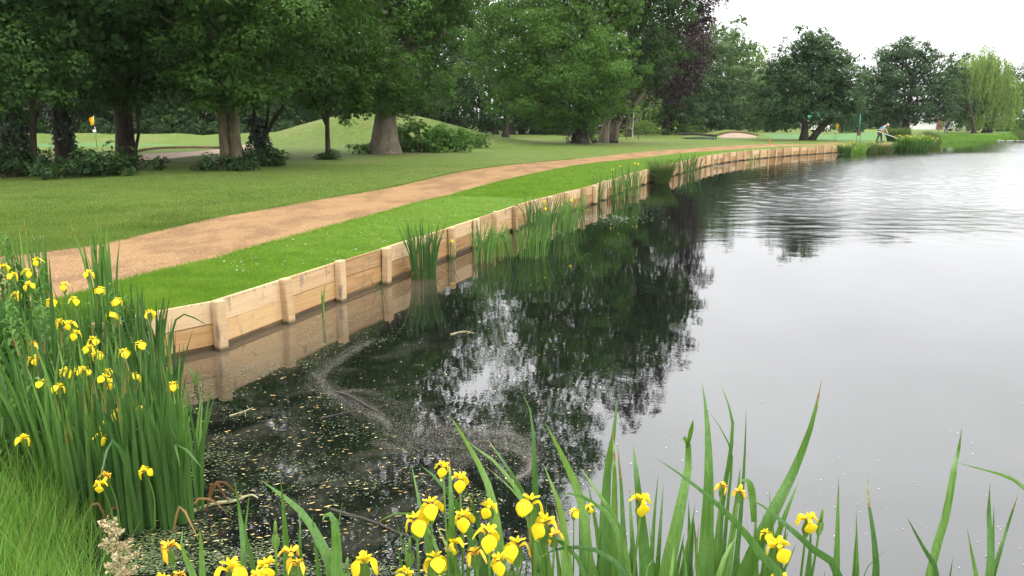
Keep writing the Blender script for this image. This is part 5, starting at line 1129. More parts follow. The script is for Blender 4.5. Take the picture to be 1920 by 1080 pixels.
# turf hanging over the boards and ragged edges of the path
E = []
for i in range(len(WALL)-1):
    a, b = WALL[i], WALL[i+1]; n_ = wall_frame(i)[1]; m = int(260*max(.12, min(1, 9/max(a.y, 1))))
    u = rng.random(m)[:, None]; E.append(np.array(a)[None]*(1-u)+np.array(b)[None]*u-np.array(n_)[None]*(.05+.05*rng.random((m, 1)))+[0, 0, .52])
blades_np('verge_grass', np.concatenate(E), .055, .007, M_vergeb, .9)
for A_, nm, mt in ((PLa, 'verge_grass', M_vergeb), (PUa, 'lawn_grass', M_lawnb)):
    A2 = A_[(A_[:, 1] > 7) & (A_[:, 1] < 40)]; j = rng.integers(len(A2)-1, size=9000); u = rng.random((9000, 1)); Q = A2[j]*(1-u)+A2[j+1]*u+rng.normal(0, .05, (9000, 2))
    blades_np(nm, np.column_stack([Q, ground(Q[:, 0], Q[:, 1])]), .04, .009, mt, .6)
from mathutils import noise as mn
def fld0(P): return np.clip(np.array([mn.noise(Vector((x*2.2, y*2.2, 3))) for x, y in P])*.5-.02, 0, 1)
# long grass on the left bank
def bankt(X, Y):
    d, i = segdist(X, Y, SEGA, SEGB); return ~inside(LK, X, Y) & ~inside(strip, X, Y) & ~inside(PTH, X, Y) & (d > .12)
Q = []
while sum(map(len, Q)) < 42000:
    X = -6+4.6*rng.random(40000); Y = 2.9+5.4*rng.random(40000)**1.4; k = bankt(X, Y); Q.append(np.stack([X[k], Y[k]], 1))
Q = np.concatenate(Q); Z = ground(Q[:, 0], Q[:, 1]); nearq = Q[:, 1] < 4.7
blades_np('long_grass', np.column_stack([Q, Z])[nearq], .26, .006, M_grass, .55)
blades_np('long_grass', np.column_stack([Q, Z])[~nearq], .34, .008, M_grass, .5)
j = rng.integers(len(Q), size=450); blades_np('long_grass', np.column_stack([Q, Z])[j], .42, .004, M_brownleaf, .5)
k = rng.random(len(Q)) < fld0(Q)
blades_np('long_grass', np.column_stack([Q, Z])[k], .36, .009, M_irisy, .8)
# far bank growth
Q = np.array([[p.x, p.y] for p in catmull([PZ(2050, 264.5), PZ(1920, 265), PZ(1850, 265.5), PZ(1800, 266), PZ(1760, 268), PZ(1742, 274)], .2)])
j = rng.integers(len(Q), size=30000); X = Q[j]+np.stack([rng.normal(0, .3, 30000), .25+1.9*rng.random(30000)**1.5], 1); X = X[~inside(LK, X[:, 0], X[:, 1])]
hv = .3+.4*np.sin(X[:, 0]*.7)*np.sin(X[:, 0]*.23+1)
for lo, hi, h in ((-1, .35, .3), (.35, .6, .5), (.6, 2, .8)):
    k = (hv > lo) & (hv <= hi)
    if k.sum(): blades_np('bank_grass', np.column_stack([X[k], ground(X[k, 0], X[k, 1])]), h, .04, M_rush if h > .6 else M_grass, .4)

# ================================================================ things floating on the water
def flat_bits(name, C, L, W, mat, tint=None, z=.006, kind='stuff', label=None, dirv=None):
    n = len(C); a = rng.random(n)*3.14 if dirv is None else dirv+rng.normal(0, .35, n); L = L*(.5+1.0*rng.random(n)); W = W*(.6+.8*rng.random(n))
    u = np.stack([np.cos(a), np.sin(a)], 1)*L[:, None]/2; v = np.stack([-np.sin(a), np.cos(a)], 1)*W[:, None]/2; zz = z+.003*rng.random(n)
    V = np.stack([np.column_stack([C-u, zz]), np.column_stack([C+v, zz]), np.column_stack([C+u, zz]), np.column_stack([C-v, zz])], 1).reshape(-1, 3)
    o = link(name, mesh_np(name, V, np.arange(4*n).reshape(-1, 4)[:, ::-1], rng.random(n) if tint is None else tint), mat); o['kind'] = kind
    if label: o['label'] = label
    return o
def px_water(X, Y):
    dx, dy = (X-960)/F, (540-Y)/F; dz = -SP+dy*CP; t = -CAMH/dz; return np.stack([dx*t, (CP+dy*SP)*t], 1)
def bitmat(name, cols):
    m, t, b = newmat(name); r = ramp(t, attr(t), cols); t.links.new(r.outputs[0], b.inputs['Base Color']); b.inputs['Roughness'].default_value = .7; return m
M_duck = bitmat('duckweed', [(0, (.025, .04, .012)), (.6, (.065, .09, .028)), (1, (.16, .2, .07))])
M_fl = bitmat('fallen_petal', [(0, (.2, .12, .04)), (.5, (.42, .3, .08)), (1, (.55, .46, .22))])
M_fluff = bitmat('seed_fluff', [(0, (.22, .21, .17)), (.7, (.4, .39, .34)), (1, (.75, .74, .7))])
M_fl2 = bitmat('pale_pads', [(0, (.1, .13, .07)), (1, (.3, .32, .26))])
M_dust = bitmat('pollen_dust', [(0, (.05, .046, .036)), (1, (.15, .14, .11))])
from mathutils import noise as mn
def fld(P, s, o=0.): return np.array([mn.fractal(Vector((x*s+o, y*s, 0)), 1, 2, 4) for x, y in P])
zone = [(300,760),(370,700),(560,690),(640,760),(760,830),(860,880),(940,930),(960,1080),(200,1080),(260,960)]
zx = np.array(zone, float)
def pz(n, poly):
    lo, hi = poly.min(0), poly.max(0); P = lo+(hi-lo)*rng.random((n, 2)); return P[inside(poly, P[:, 0], P[:, 1])]
P = pz(60000, zx); Wp = px_water(P[:, 0], P[:, 1]); f = fld(Wp, 1.6); k = f+.35*rng.normal(size=len(f)) > .36+.0009*(P[:, 0]-400)
flat_bits('duckweed', Wp[k], .018, .008, M_duck, dirv=.3)
P = np.stack([rng.uniform(300, 760, 9000), rng.uniform(590, 760, 9000)], 1); Wp = px_water(P[:, 0], P[:, 1]); wl_ = P[:, 1] > 700-(P[:, 0]-300)*.36
f = fld(Wp, 2.1, 9); k = wl_ & (P[:, 1] < 760-(P[:, 0]-300)*.25) & (f+.4*rng.normal(size=len(f)) > .45); flat_bits('duckweed', Wp[k], .022, .012, M_duck)
P = pz(2600, zx); k = rng.random(len(P)) < .2; Wp = px_water(P[k, 0], P[k, 1]); flat_bits('floating_petals', Wp, .034, .011, M_fl, dirv=.2)
P = np.stack([rng.uniform(560, 1130, 500), rng.uniform(640, 1000, 500)], 1); flat_bits('floating_petals', px_water(P[:, 0], P[:, 1])[::4], .03, .01, M_fl)
# pale specks: thick by the wall, thinning out on the open water
P = np.stack([rng.uniform(320, 1330, 16000), rng.uniform(360, 1070, 16000)], 1); Wp = px_water(P[:, 0], P[:, 1]); f = fld(Wp, .8, 30)
edge = 655-(P[:, 0]-400)*.38
k = (P[:, 1] > np.maximum(edge, 348)) & (rng.random(len(P)) < np.clip(.42+.45*f-.0004*np.abs(P[:, 0]-600)-np.where(P[:, 0] > 1150, .18, 0), .02, 1)*.28); ds = Wp[:, 1]/8
flat_bits('floating_specks', Wp[k & (ds < 1.2)], .011, .007, M_fluff); flat_bits('floating_specks', Wp[k & (ds >= 1.2)][::2], .022, .01, M_fluff)
P = np.stack([rng.uniform(1050, 1960, 170), rng.uniform(480, 1075, 170)], 1); flat_bits('floating_specks', px_water(P[:, 0], P[:, 1]), .012, .006, M_fluff)
# drawn-out pollen scum
def streak(pts, n, sig, sz):
    C = catmull([Vector((x, y, 0)) for x, y in pts], 2.); A = np.array([[c.x, c.y] for c in C]); j = rng.integers(len(A), size=n); t = j/len(A)
    s = 1.9*sig*(.3+1.2*np.sin(t*3.1)**2); Q = A[j]+np.stack([rng.normal(0, 1, n)*s, rng.normal(0, .5, n)*s], 1); return px_water(Q[:, 0], Q[:, 1])
S = [streak([(690,640),(640,672),(600,705),(612,735),(650,748),(700,772),(740,800),(800,812),(880,816),(950,820),(995,845),(990,885),(955,905)], 9000, 16, .006),
     streak([(640,735),(690,735),(740,760),(800,792),(870,808),(960,815)], 3000, 6, .006), streak([(850,905),(875,860),(930,840),(985,855),(995,890)], 2600, 9, .006),
     streak([(700,830),(780,850),(860,850),(930,865),(940,900)], 2200, 10, .006), streak([(585,700),(610,720),(640,742),(680,765),(720,790),(730,805)], 2600, 5, .006)]
S2 = [streak([(690+dx,640),(640+dx,672),(600+dx,705),(612+dx,735),(650+dx,748+dy),(700,772+dy),(740,800+dy),(800,812+dy),(880,816+dy),(950,820+dy),(995,845+dy),(990,885),(955,905)], 3200, 3, .006) for dx, dy in ((0, 0), (10, 12), (-10, -8), (4, 22))]
flat_bits('pollen_scum', np.concatenate(S+S2), .0065, .0042, M_dust)
P = np.stack([rng.normal(1110, 50, 260), rng.normal(410, 4, 260)], 1); flat_bits('floating_specks', px_water(P[:, 0], P[:, 1]), .08, .03, M_fl2)
P = np.stack([rng.normal(1345, 26, 160), rng.normal(311, 1.6, 160)], 1); flat_bits('floating_specks', px_water(P[:, 0], P[:, 1]), .16, .06, M_fl2)
P = np.stack([rng.normal(1570, 26, 120), rng.normal(289, .7, 120)], 1); flat_bits('floating_specks', px_water(P[:, 0], P[:, 1]), .2, .08, M_fl2)
# floating sticks
M_stick = plain('stick_bark', (.045, .038, .03), .9, 0, .4, 20, .5); M_pale = plain('pale_stick', (.26, .25, .13), .8, 0, .3, 20, .4)
def stick(pts, r, mat, lb, name='floating_stick'):
    W_ = [PZ(x, y, z) for x, y, z in pts]; o0 = W_[0]; mb = MB(); P_ = bez([q-o0 for q in W_], 16); rr = r*(1-.6*np.linspace(0, 1, 16))*(1+.25*rng.normal(size=16).clip(-1, 1)*.6)
    mb.tube(P_, rr, 7)
    for k in (5, 9, 12):
        d = rng.normal(0, .06, 3)*[1, 1, .2]; mb.tube([P_[k], P_[k]+d*.5, P_[k]+d+[0, 0, .01]], [r*.4, r*.3, r*.12], 5)
    o = mb.build(name, mat, None, True); o.location = o0; tag(o, lb, 'stick', 'sticks floating near the irises')
stick([(622,733,.0),(655,742,.03),(690,762,.02),(722,778,0)], .013, M_stick, 'dark branch snagged in the pollen scum')
stick([(600,785,.005),(640,775,.01),(690,765,.01)], .007, M_stick, 'thin dark twig lying below the snagged branch')
stick([(352,962,.0),(400,945,.01),(440,939,.015),(470,928,.01),(485,935,.005)], .016, M_pale, 'pale yellowish stick floating by the left irises')
stick([(620,955,.0),(655,965,.02),(700,978,.02),(745,998,.0),(780,1010,0)], .012, M_stick, 'knobbly branch in the scum left of the crowded blooms')
stick([(430,780,.003),(455,772,.006),(475,764,.003)], .008, M_pale, 'short straw-coloured reed stalk lying on the water')
stick([(845,627,.003),(870,621,.006),(890,625,.003)], .01, M_pale, 'short pale stalk floating in the open reflection')
# bits on lawn and path
Q = sample_zone(420, 10, 34, -.64, .2, lambda X, Y: lawn_t(X, Y) | inside(strip, X, Y), 2.)
for o_, L_ in ((Q[::2], .045), (Q[1::2], .03)):
    ob = flat_bits('fallen_petals', o_[:, :2], L_, .02, M_fluff); me = ob.data; co = np.empty(len(me.vertices)*3, np.float32); me.vertices.foreach_get('co', co); co = co.reshape(-1, 3); co[:, 2] = ground(co[:, 0], co[:, 1])+.03; me.vertices.foreach_set('co', co.ravel())
Q = sample_zone(6000, 9, 40, -.7, .3, lambda X, Y: inside(PTH, X, Y), 2.2)
M_peb = bitmat('path_stone', [(0, (.1, .055, .03)), (.45, (.3, .17, .09)), (1, (.38, .3, .2))])
n = len(Q); s = .006+.012*rng.random(n)**3; tet = np.array([[1, 0, -.3], [-.5, .87, -.3], [-.5, -.87, -.3], [0, 0, .7]])
V = (Q[:, None]+tet[None]*s[:, None, None]*(.7+.6*rng.random((n, 4, 1)))).reshape(-1, 3); i = np.arange(n)[:, None]*4
Fq = np.concatenate([i+[[0, 1, 3]], i+[[1, 2, 3]], i+[[2, 0, 3]]]); o = link('path_stones', mesh_np('path_stones', V, Fq, np.tile(rng.random(n), 3)), M_peb); o['kind'] = 'stuff'

# ================================================================ people and course furniture
def skin_obj(name, J, E, mat, parent=None, sub=2):
    """one continuous surface grown round joints: J = {key: (x, y, z, radius)}"""
    ks = list(J); me = bpy.data.meshes.new(name); me.from_pydata([J[k][:3] for k in ks], [(ks.index(a), ks.index(b)) for a, b in E], [])
    o = link(name, me, mat, parent); o.modifiers.new('skin', 'SKIN'); sv = me.skin_vertices[0].data
    for i, k in enumerate(ks): r = J[k][3]; sv[i].radius = (r, r) if np.isscalar(r) else r
    sv[0].use_root = True; s = o.modifiers.new('sub', 'SUBSURF'); s.levels = sub; s.render_levels = sub
    for p in me.polygons: p.use_smooth = True
    return o
M_skin = plain('skin', (.5, .3, .22), .6, 0, .06, 6, 0)
M_blue = plain('blue_cloth', (.12, .32, .5), .8, 0, .2, 10, .3); M_brown = plain('brown_cloth', (.05, .03, .028), .85, 0, .2, 10, .3)
M_white = plain('white_paint', (.75, .75, .73), .5, 0, .05); M_purple = plain('purple_cloth', (.12, .09, .22), .8, 0, .15, 10, .3); M_black = plain('black_plastic', (.02, .02, .022), .5, 0, .2)
def person(name, loc, label, rz, bent, top, legs, hat):
    root = empty(name, loc, label, 'person', None, rz)
    if bent:
        J = dict(pel=(0, 0, .9, .13), spine=(.08, 0, 1.06, .125), chest=(.24, 0, 1.2, .145), neck=(.37, 0, 1.29, .055), head0=(.43, 0, 1.33, .075), head=(.5, 0, 1.37, .095), headt=(.545, 0, 1.40, .07),
                 hl=(-.06, -.1, .84, .09), kl=(-.1, -.13, .47, .062), al=(-.22, -.12, .09, .04), tl=(-.08, -.14, .03, .038),
                 hr=(.05, .1, .84, .09), kr=(.17, .12, .46, .062), ar=(.2, .12, .09, .04), tr=(.35, .13, .03, .038),
                 sl=(.26, -.19, 1.2, .06), el=(.12, -.29, .98, .042), wl=(-.02, -.31, .85, .028), pl=(-.05, -.31, .81, .032),
                 sr=(.3, .17, 1.21, .06), er=(.46, .0, .98, .042), wr=(.52, -.24, .77, .028), pr=(.53, -.3, .73, .032))
    else:
        J = dict(pel=(0, 0, .93, .13), spine=(0, 0, 1.1, .12), chest=(0, 0, 1.32, .145), neck=(0, 0, 1.47, .055), head0=(0, 0, 1.54, .075), head=(.01, 0, 1.62, .095), headt=(0, 0, 1.69, .075),
                 hl=(0, -.1, .88, .09), kl=(.02, -.12, .48, .062), al=(0, -.13, .09, .04), tl=(.15, -.15, .03, .038), hr=(0, .1, .88, .09), kr=(.02, .12, .48, .062), ar=(0, .13, .09, .04), tr=(.15, .15, .03, .038),
                 sl=(0, -.19, 1.38, .06), el=(.02, -.26, 1.1, .042), wl=(.12, -.24, .88, .028), pl=(.15, -.23, .82, .032), sr=(0, .19, 1.38, .06), er=(.02, .26, 1.1, .042), wr=(.12, .24, .88, .028), pr=(.15, .23, .82, .032))
    E = [('pel', 'spine'), ('spine', 'chest'), ('chest', 'neck'), ('neck', 'head0'), ('head0', 'head'), ('head', 'headt')]
    for s in 'lr':
        E += [('pel', 'h'+s), ('h'+s, 'k'+s), ('k'+s, 'a'+s), ('a'+s, 't'+s), ('chest', 's'+s), ('s'+s, 'e'+s), ('e'+s, 'w'+s), ('w'+s, 'p'+s)]
        p = np.array(J['p'+s][:3])
        for q, (a, ln) in enumerate(((-.03, .05), (-.012, .06), (.008, .056), (.026, .045))):
            J['f%d%s' % (q, s)] = (p[0]+a, p[1]-.012, p[2]-ln*.6, .008); J['g%d%s' % (q, s)] = (p[0]+a, p[1]+.012, p[2]-ln, .006); E += [('p'+s, 'f%d%s' % (q, s)), ('f%d%s' % (q, s), 'g%d%s' % (q, s))]
        J['th'+s] = (p[0]+.045, p[1]+.02, p[2]-.02, .009); E += [('p'+s, 'th'+s)]
    hd = np.array(J['head'][:3]); fd = np.array([.55, 0, -.83]) if bent else np.array([1., 0, 0]); J['nose'] = (*(hd+fd*.105), .012); E.append(('head', 'nose'))
    for s, y in (('l', -.09), ('r', .09)): J['ear'+s] = (hd[0], y, hd[2], .014); E.append(('head', 'ear'+s))
    skin_obj('body', J, E, M_skin, root)
    def sub(keys, grow): return {k: (*J[k][:3], J[k][3]+grow) for k in keys}
    T = sub(['pel', 'spine', 'chest', 'sl', 'sr'], .02); 
    for s in 'lr': a, b = np.array(J['s'+s][:3]), np.array(J['e'+s][:3]); T['u'+s] = (*(a+(b-a)*.55), .066)
    skin_obj('shirt', T, [('pel', 'spine'), ('spine', 'chest'), ('chest', 'sl'), ('chest', 'sr'), ('sl', 'ul'), ('sr', 'ur')], top, root)
    L_ = sub(['pel', 'hl', 'kl', 'al', 'hr', 'kr', 'ar'], .024); skin_obj('trousers', L_, [('pel', 'hl'), ('hl', 'kl'), ('kl', 'al'), ('pel', 'hr'), ('hr', 'kr'), ('kr', 'ar')], legs, root)
    up = hd-fd*0+np.array([.045, 0, .035] if bent else [0, 0, .06]); cap = {'a': (*(hd+(up-hd)*.5), .108), 'b': (*(hd+(up-hd)*1.3), .085), 'c': (*(up+fd*.13), .03)}
    skin_obj('cap', cap, [('a', 'b'), ('a', 'c')], hat, root)
    for s in 'lr':
        m = MB(); t = np.array(J['t'+s][:3]); a = np.array(J['a'+s][:3]); m.tube([a*[1, 1, 0]+[-.06, 0, .045], a*[1, 1, 0]+[0, 0, .05], t*[1, 1, 0]+[0, 0, .045], t*[1, 1, 0]+[.06, 0, .035]], [.04, .055, .05, .03], 8); m.build('shoe', M_black, root, True)
    for y in (-.035, .035):
        m = MB(); c = hd+fd*.092+np.array([0, y, .0])+np.array([.02, 0, .015]); m.tube([c-fd*.012, c+fd*.006], [.012, .006], 8); m.build('eye', M_black, root, True)
    m = MB(); c = hd+fd*.09-np.array([.05, 0, .025] if bent else [0, 0, .05]); m.tube([c+[0, -.025, 0], c+[0, .025, 0]], [.007, .007], 6); m.build('mouth', plain('lips', (.35, .12, .1)), root, True)
    return root
pp = PG(1648, 267); person('person', pp, 'person in a light blue top and dark trousers bending forward with a long pole', R_(-12), True, M_blue, M_brown, M_white)
tip = PZ(1727, 274.5, .02); h1 = Vector(pp)+Vector((-.05*.98-.3*.2, -.31, .80)); dirp = (tip-h1); bk = h1-dirp.normalized()*.55
mb = MB(); mb.tube([(0, 0, 0), tuple((tip-bk)*.5), tuple(tip-bk)], [.024, .022, .018], 10); mb.build
o = mb.build('pole', M_white, None, True); o.location = bk; tag(o, 'long pale pole held by the bending person, its tip on the water', 'pole')
p2 = anch(1774, 102); person('person', p2, 'distant person in a white top and purple trousers beyond the far bank', R_(-100), False, M_white, M_purple, M_white)
# golf flags
M_flag = petalmat('flag_cloth', (.8, .3, .01), (.85, .34, .01), (.9, .7, .03))
def flag(base, H, label, s=1., side=-1):
    r = empty('golf_flag', base, label, 'flag', 'golf flags'); m = MB(); m.tube([(0, 0, -.05), (0, 0, H*.45)], [.016, .016], 8); m.build('lower_pole', plain('flag_pole_dark', (.05, .05, .05)), r, True)
    m = MB(); m.tube([(0, 0, H*.45), (0, 0, H*.66)], [.019, .019], 8); m.build('white_band', M_white, r, True)
    m = MB(); m.tube([(0, 0, H*.66), (0, 0, H*.8)], [.019, .019], 8); m.build('black_band', M_black, r, True)
    m = MB(); m.tube([(0, 0, H*.8), (0, 0, H)], [.019, .012], 8); m.build('pole_top', M_white, r, True)
    m = MB(); V = []; n = 9; T_ = []
    for i in range(n):
        for j in range(n):
            u, v = i/(n-1), j/(n-1); V.append((side*.32*s*u*(1-.25*v), .05*math.sin(u*7+v*2), H-.02-.5*s*v*(1-.2*u)-.16*u*s))
    Fq = []
    for i in range(n-1):
        for j in range(n-1): Fq.append((i*n+j, (i+1)*n+j, (i+1)*n+j+1, i*n+j+1)); T_.append(.95 if (i+j) < n-1+1 and i < 4 else .1)
    m.add(V, Fq, np.array(T_)); m.build('flag_cloth', M_flag, r, True); return r
flag(PG(182, 278), 2.0, 'orange and yellow golf flag on the left green between two dark trunks', 1.05)
flag(PG(1566, 257), 1.5, 'small orange and yellow golf flag on the far right green', 1.0, 1)
M_rail = plain('dark_timber', (.03, .028, .022), .9, 0, .3, 12, .4)
b = PG(1276, 259.5); b2 = PG(1342, 262); r = empty('bridge_rail', b, 'low dark timber rail across the ditch, left of the raised bunker', 'railing'); d = b2-b
m = MB(); m.tube([(-.3, 0, .42), tuple(d*.5+Vector((0, 0, .43))), tuple(d+Vector((.05, 0, .36)))], [.1, .1, .1], 8); m.build('rail', M_rail, r)
for q, mt in ((Vector((0, 0, 0)), plain('pale_stake', (.35, .24, .14))), (d-Vector((.25, 0, 0)), M_rail), (d, M_rail)):
    m = MB(); m.tube([tuple(q-Vector((0, .02, .2))), tuple(q+Vector((0, -.02, .4)))], [.05, .045], 8); m.build('post', mt, r)
dw = PG(1308, 259.5); V = [(-1.4, -.7, 0), (1.5, -.75, 0), (1.7, .8, 0), (-1.2, .8, 0)]
o = link('ditch_water', mesh_np('ditch_water', [(dw.x+x, dw.y+y*2.2, max(G(dw.x+x, dw.y+y*2.2), dw.z)+.02) for x, y, z in V], [(0, 1, 2, 3)]), plain('ditch_surface', (.02, .045, .03), .25, 0, .3, 2, .1)); o['kind'] = 'structure'
def stake(px, py, h, col, lean, label, r=.03):
    p = PG(px, py); m = MB(); m.tube([(0, 0, -.1), (lean*h, 0, h)], [r, r], 8); m.tube([(lean*h, 0, h), (lean*h, 0, h+.03)], [r, r*.4], 8); o = m.build('marker_stake', plain('stake_paint', col), None); o.location = p; tag(o, label, 'stake', 'painted marker stakes')
stake(1444, 275, .5, (.6, .16, .05), -.12, 'leaning orange stake beside the path above the far wall', .035)
stake(1674, 264, .5, (.5, .1, .06), 0, 'short red stake by the rounded willowherb bush', .06)
stake(1758, 258, .55, (.4, .08, .05), 0, 'thin red stake on the grassy far bank', .05)
# pole with maroon box
p = PG(1609, 267); r = empty('marker_post', p, 'tall slim green post with a maroon box, left of the bending person', 'post'); m = MB(); m.tube([(0, 0, .55), (0, 0, 2.2)], [.035, .03], 8); m.build('pole', plain('green_paint', (.06, .25, .17)), r, True)
m = MB(); m.box((0, 0, .72), (.2, .16, .36), bev=.02); m.build('box', plain('maroon_paint', (.12, .025, .04)), r)
for x in (-.14, .14): m = MB(); m.tube([(x, 0, -.1), (x, 0, .9)], [.013, .013], 6); m.build('leg', M_rail, r)
# green netting
p = PG(1612, 251); p.y += 6; p.z = G(p.x, p.y); p3 = Vector((p.x+3.2, p.y+.5, p.z)); r = empty('netting_screen', p, 'green netting screen behind the maroon box post', 'netting'); m = MB(); d = p3-p
for i in range(40):
    q = p.lerp(p3, i/39)-p; m.box((q.x, q.y, 1.05), (.045, .02, 2.1))
for k in range(26): m.box((d.x/2, d.y/2+.03, .1+k*.08), (d.length, .01, .03), rz=math.atan2(d.y, d.x))
m.build('net', plain('green_net', (.02, .16, .1), .8), r)
for q in (Vector((0, 0, 0)), d): m = MB(); m.tube([(q.x, q.y, -.1), (q.x, q.y, 2.4)], [.05, .05], 8); m.build('post', plain('net_post', (.03, .2, .13)), r, True)
m = MB(); m.tube([(d.x*.55, d.y*.55-.2, 0), (d.x*.75, d.y*.75-.1, 1.2)], [.04, .04], 8); m.build('brace', plain('net_brace', (.06, .35, .22)), r, True)
# canopy, buggy, car, clubhouse
p = anch(1527, 112); r = empty('gazebo', p, 'green canopy shelter on white legs behind the V-shaped trunk', 'gazebo')
V = [(-1.5, -1.3, 2.0), (1.5, -1.3, 2.0), (1.5, 1.3, 2.0), (-1.5, 1.3, 2.0), (-.15, -.15, 2.75), (.15, -.15, 2.75), (.15, .15, 2.75), (-.15, .15, 2.75), (-1.5, -1.3, 1.7), (1.5, -1.3, 1.7), (1.5, 1.3, 1.7), (-1.5, 1.3, 1.7)]
m = MB(); m.add(V, [(0, 1, 5, 4), (1, 2, 6, 5), (2, 3, 7, 6), (3, 0, 4, 7), (4, 5, 6, 7), (8, 9, 1, 0), (9, 10, 2, 1), (10, 11, 3, 2), (11, 8, 0, 3)]); m.build('canopy', plain('green_canvas', (.06, .42, .28), .7), r)
for x in (-1.4, 1.4):
    for y in (-1.2, 1.2): m = MB(); m.tube([(x, y, -.1), (x, y, 1.95)], [.05, .05], 8); m.build('leg', M_white, r, True)
M_tyre = plain('tyre_rubber', (.02, .02, .02), .9); M_glass = plain('dark_glass', (.03, .04, .045), .12, 0, .1, 3, 0)
def wheel(parent, c, R=.22):
    m = MB(); m.tube([(c[0], c[1]-.09, c[2]), (c[0], c[1]-.07, c[2]), (c[0], c[1]+.07, c[2]), (c[0], c[1]+.09, c[2])], [R*.9, R, R, R*.9], 20); w_ = m.build('wheel', M_tyre, parent, True)
    m = MB(); s = -1 if c[1] < 0 else 1; m.tube([(c[0], c[1]+s*.085, c[2]), (c[0], c[1]+s*.1, c[2])], [R*.6, R*.5], 14); m.build('hub', M_white, w_, True)
p = anch(1538, 106); r = empty('golf_buggy', p, 'white golf buggy parked under the green canopy', 'golf buggy', None, R_(8))
m = MB(); m.box((0, 0, .42), (2.2, 1.1, .3), taper=.94, bev=.05); m.box((.85, 0, .68), (.5, 1.0, .26), taper=.8, bev=.04); m.box((-.75, 0, .72), (.7, 1.0, .32), taper=.85, bev=.04); m.build('body', M_white, r)
m = MB(); m.box((0, 0, 1.75), (1.7, 1.15, .08), bev=.02); m.build('roof', M_white, r); m = MB(); m.box((-.1, 0, .78), (.5, 1.0, .16), bev=.03); m.box((-.33, 0, 1.0), (.12, 1.0, .4), bev=.03); m.build('seat', plain('cream_seat', (.5, .45, .36)), r)
for x in (-.75, .7):
    for y in (-.5, .5): m = MB(); m.tube([(x, y, .6), (x*.98, y, 1.72)], [.02, .02], 6); m.build('roof_post', M_black, r, True); wheel(r, (x, y*1.0, .22))
p = anch(1806, 112); r = empty('parked_car', p, 'white car parked beyond the far bank, left of the willow', 'car', None, R_(4))
prof = [(-2.1, .3), (-2.12, .75), (-1.75, .88), (-1.3, 1.4), (.35, 1.42), (1.0, .95), (1.95, .8), (2.1, .5), (2.08, .3)]
m = MB(); V = [(x, y*(1 if z < 1 else .82), z) for y in (-.85, .85) for x, z in prof]; K = len(prof)
m.add(V, [(i, i+1, K+i+1, K+i) for i in range(K-1)]+[(K-1, 0, K, 2*K-1)]); m.add([V[i] for i in (0, 1, 2, 5)]+[V[i] for i in (6, 7, 8)]+[V[3], V[4]], [(0, 1, 2, 3), (0, 3, 4, 6), (4, 5, 6, 6), (2, 7, 8, 3)][:2]+[(2, 7, 8, 3)])
m.add([V[K+i] for i in (0, 1, 2, 5)]+[V[K+i] for i in (6, 7, 8)]+[V[K+3], V[K+4]], [(3, 2, 1, 0), (6, 4, 3, 0), (3, 8, 7, 2)]); m.build('body', M_white, r)
for s in (-1, 1):
    m = MB(); m.add([(-1.5, s*.845, .95), (.75, s*.845, .95), (.3, s*.74, 1.34), (-1.2, s*.74, 1.34)], [(0, 1, 2, 3)]); m.build('side_window', M_glass, r)
for x in (-1.3, 1.3):
    for y in (-.8, .8): wheel(r, (x, y, .3), .31)
for y in (-.55, .55): m = MB(); m.box((2.07, y, .66), (.06, .3, .12), bev=.01); m.build('headlight', M_white, r)
p = anch(1745, 128); r = empty('clubhouse', p, 'low white building half hidden behind the broad oak', 'building')
m = MB(); m.box((0, 0, 1.5), (10.5, 5, 3)); m.build('wall', plain('white_render', (.7, .69, .67), .9), r)
m = MB(); V = [(-5.6, -2.9, 3.0), (5.6, -2.9, 3.0), (5.6, 2.9, 3.0), (-5.6, 2.9, 3.0), (-4.2, 0, 4.2), (4.2, 0, 4.2)]; m.add(V, [(0, 1, 5, 4), (2, 3, 4, 5), (1, 2, 5, 5), (3, 0, 4, 4)]); m.build('roof', plain('grey_tile', (.15, .14, .14), .9, 0, .2, 6, .5), r)
for x in (-3.9, -2, 2.2, 4): 
    m = MB(); m.box((x, -2.52, 1.6), (1.3, .08, 1.3)); f = m.build('window', M_white, r); m = MB(); m.box((x, -2.58, 1.6), (1.1, .06, 1.1)); m.build('pane', M_glass, f)
m = MB(); m.box((.1, -2.54, 1.05), (1.1, .1, 2.1)); dr = m.build('door', plain('door_paint', (.2, .08, .07)), r); m = MB(); m.box((.5, -2.62, 1.0), (.05, .06, .15)); m.build('handle', M_black, dr)
# objects at the leaning trunk
p = PG(1130, 265.5); p.y -= .5; m = MB(); rr = np.array([[0, .2], [.08, .26], [.2, .24], [.3, .17], [.36, .07], [.4, .1]])
n = 14; V = []
for z, r_0 in rr:
    for j in range(n): a = j/n*6.283; q = r_0*(1+.18*math.sin(a*3+z*9)+.1*math.sin(a*5)); V.append((q*1.2*math.cos(a), q*math.sin(a), z))
V += [(0, 0, 0), (0, 0, .37)]; K = len(rr); Fq = [(k*n+j, k*n+(j+1) % n, (k+1)*n+(j+1) % n, (k+1)*n+j) for k in range(K-1) for j in range(n)]+[((K-1)*n+j, (K-1)*n+(j+1) % n, K*n+1, K*n+1) for j in range(n)]
m.add(V, Fq); o = m.build('white_sack', plain('white_plastic', (.7, .7, .7), .4), None, True); o.location = p; tag(o, 'crumpled white sack leaning against the grey leaning trunk', 'sack')
for px, py, sx, lb in ((1113, 267, .36, 'black tub with white contents left of the leaning trunk'), (1146, 267.5, .3, 'low black tub at the second leaning stem'), (1155, 267.5, .16, 'tiny black box right of the low black tub')):
    p = PG(px, py); p.y -= .5; m = MB(); m.box((0, 0, .09), (sx*1.2, .3, .2), taper=1.1, bev=.015); o = m.build('tub', M_black, None); o.location = p; tag(o, lb, 'tub')
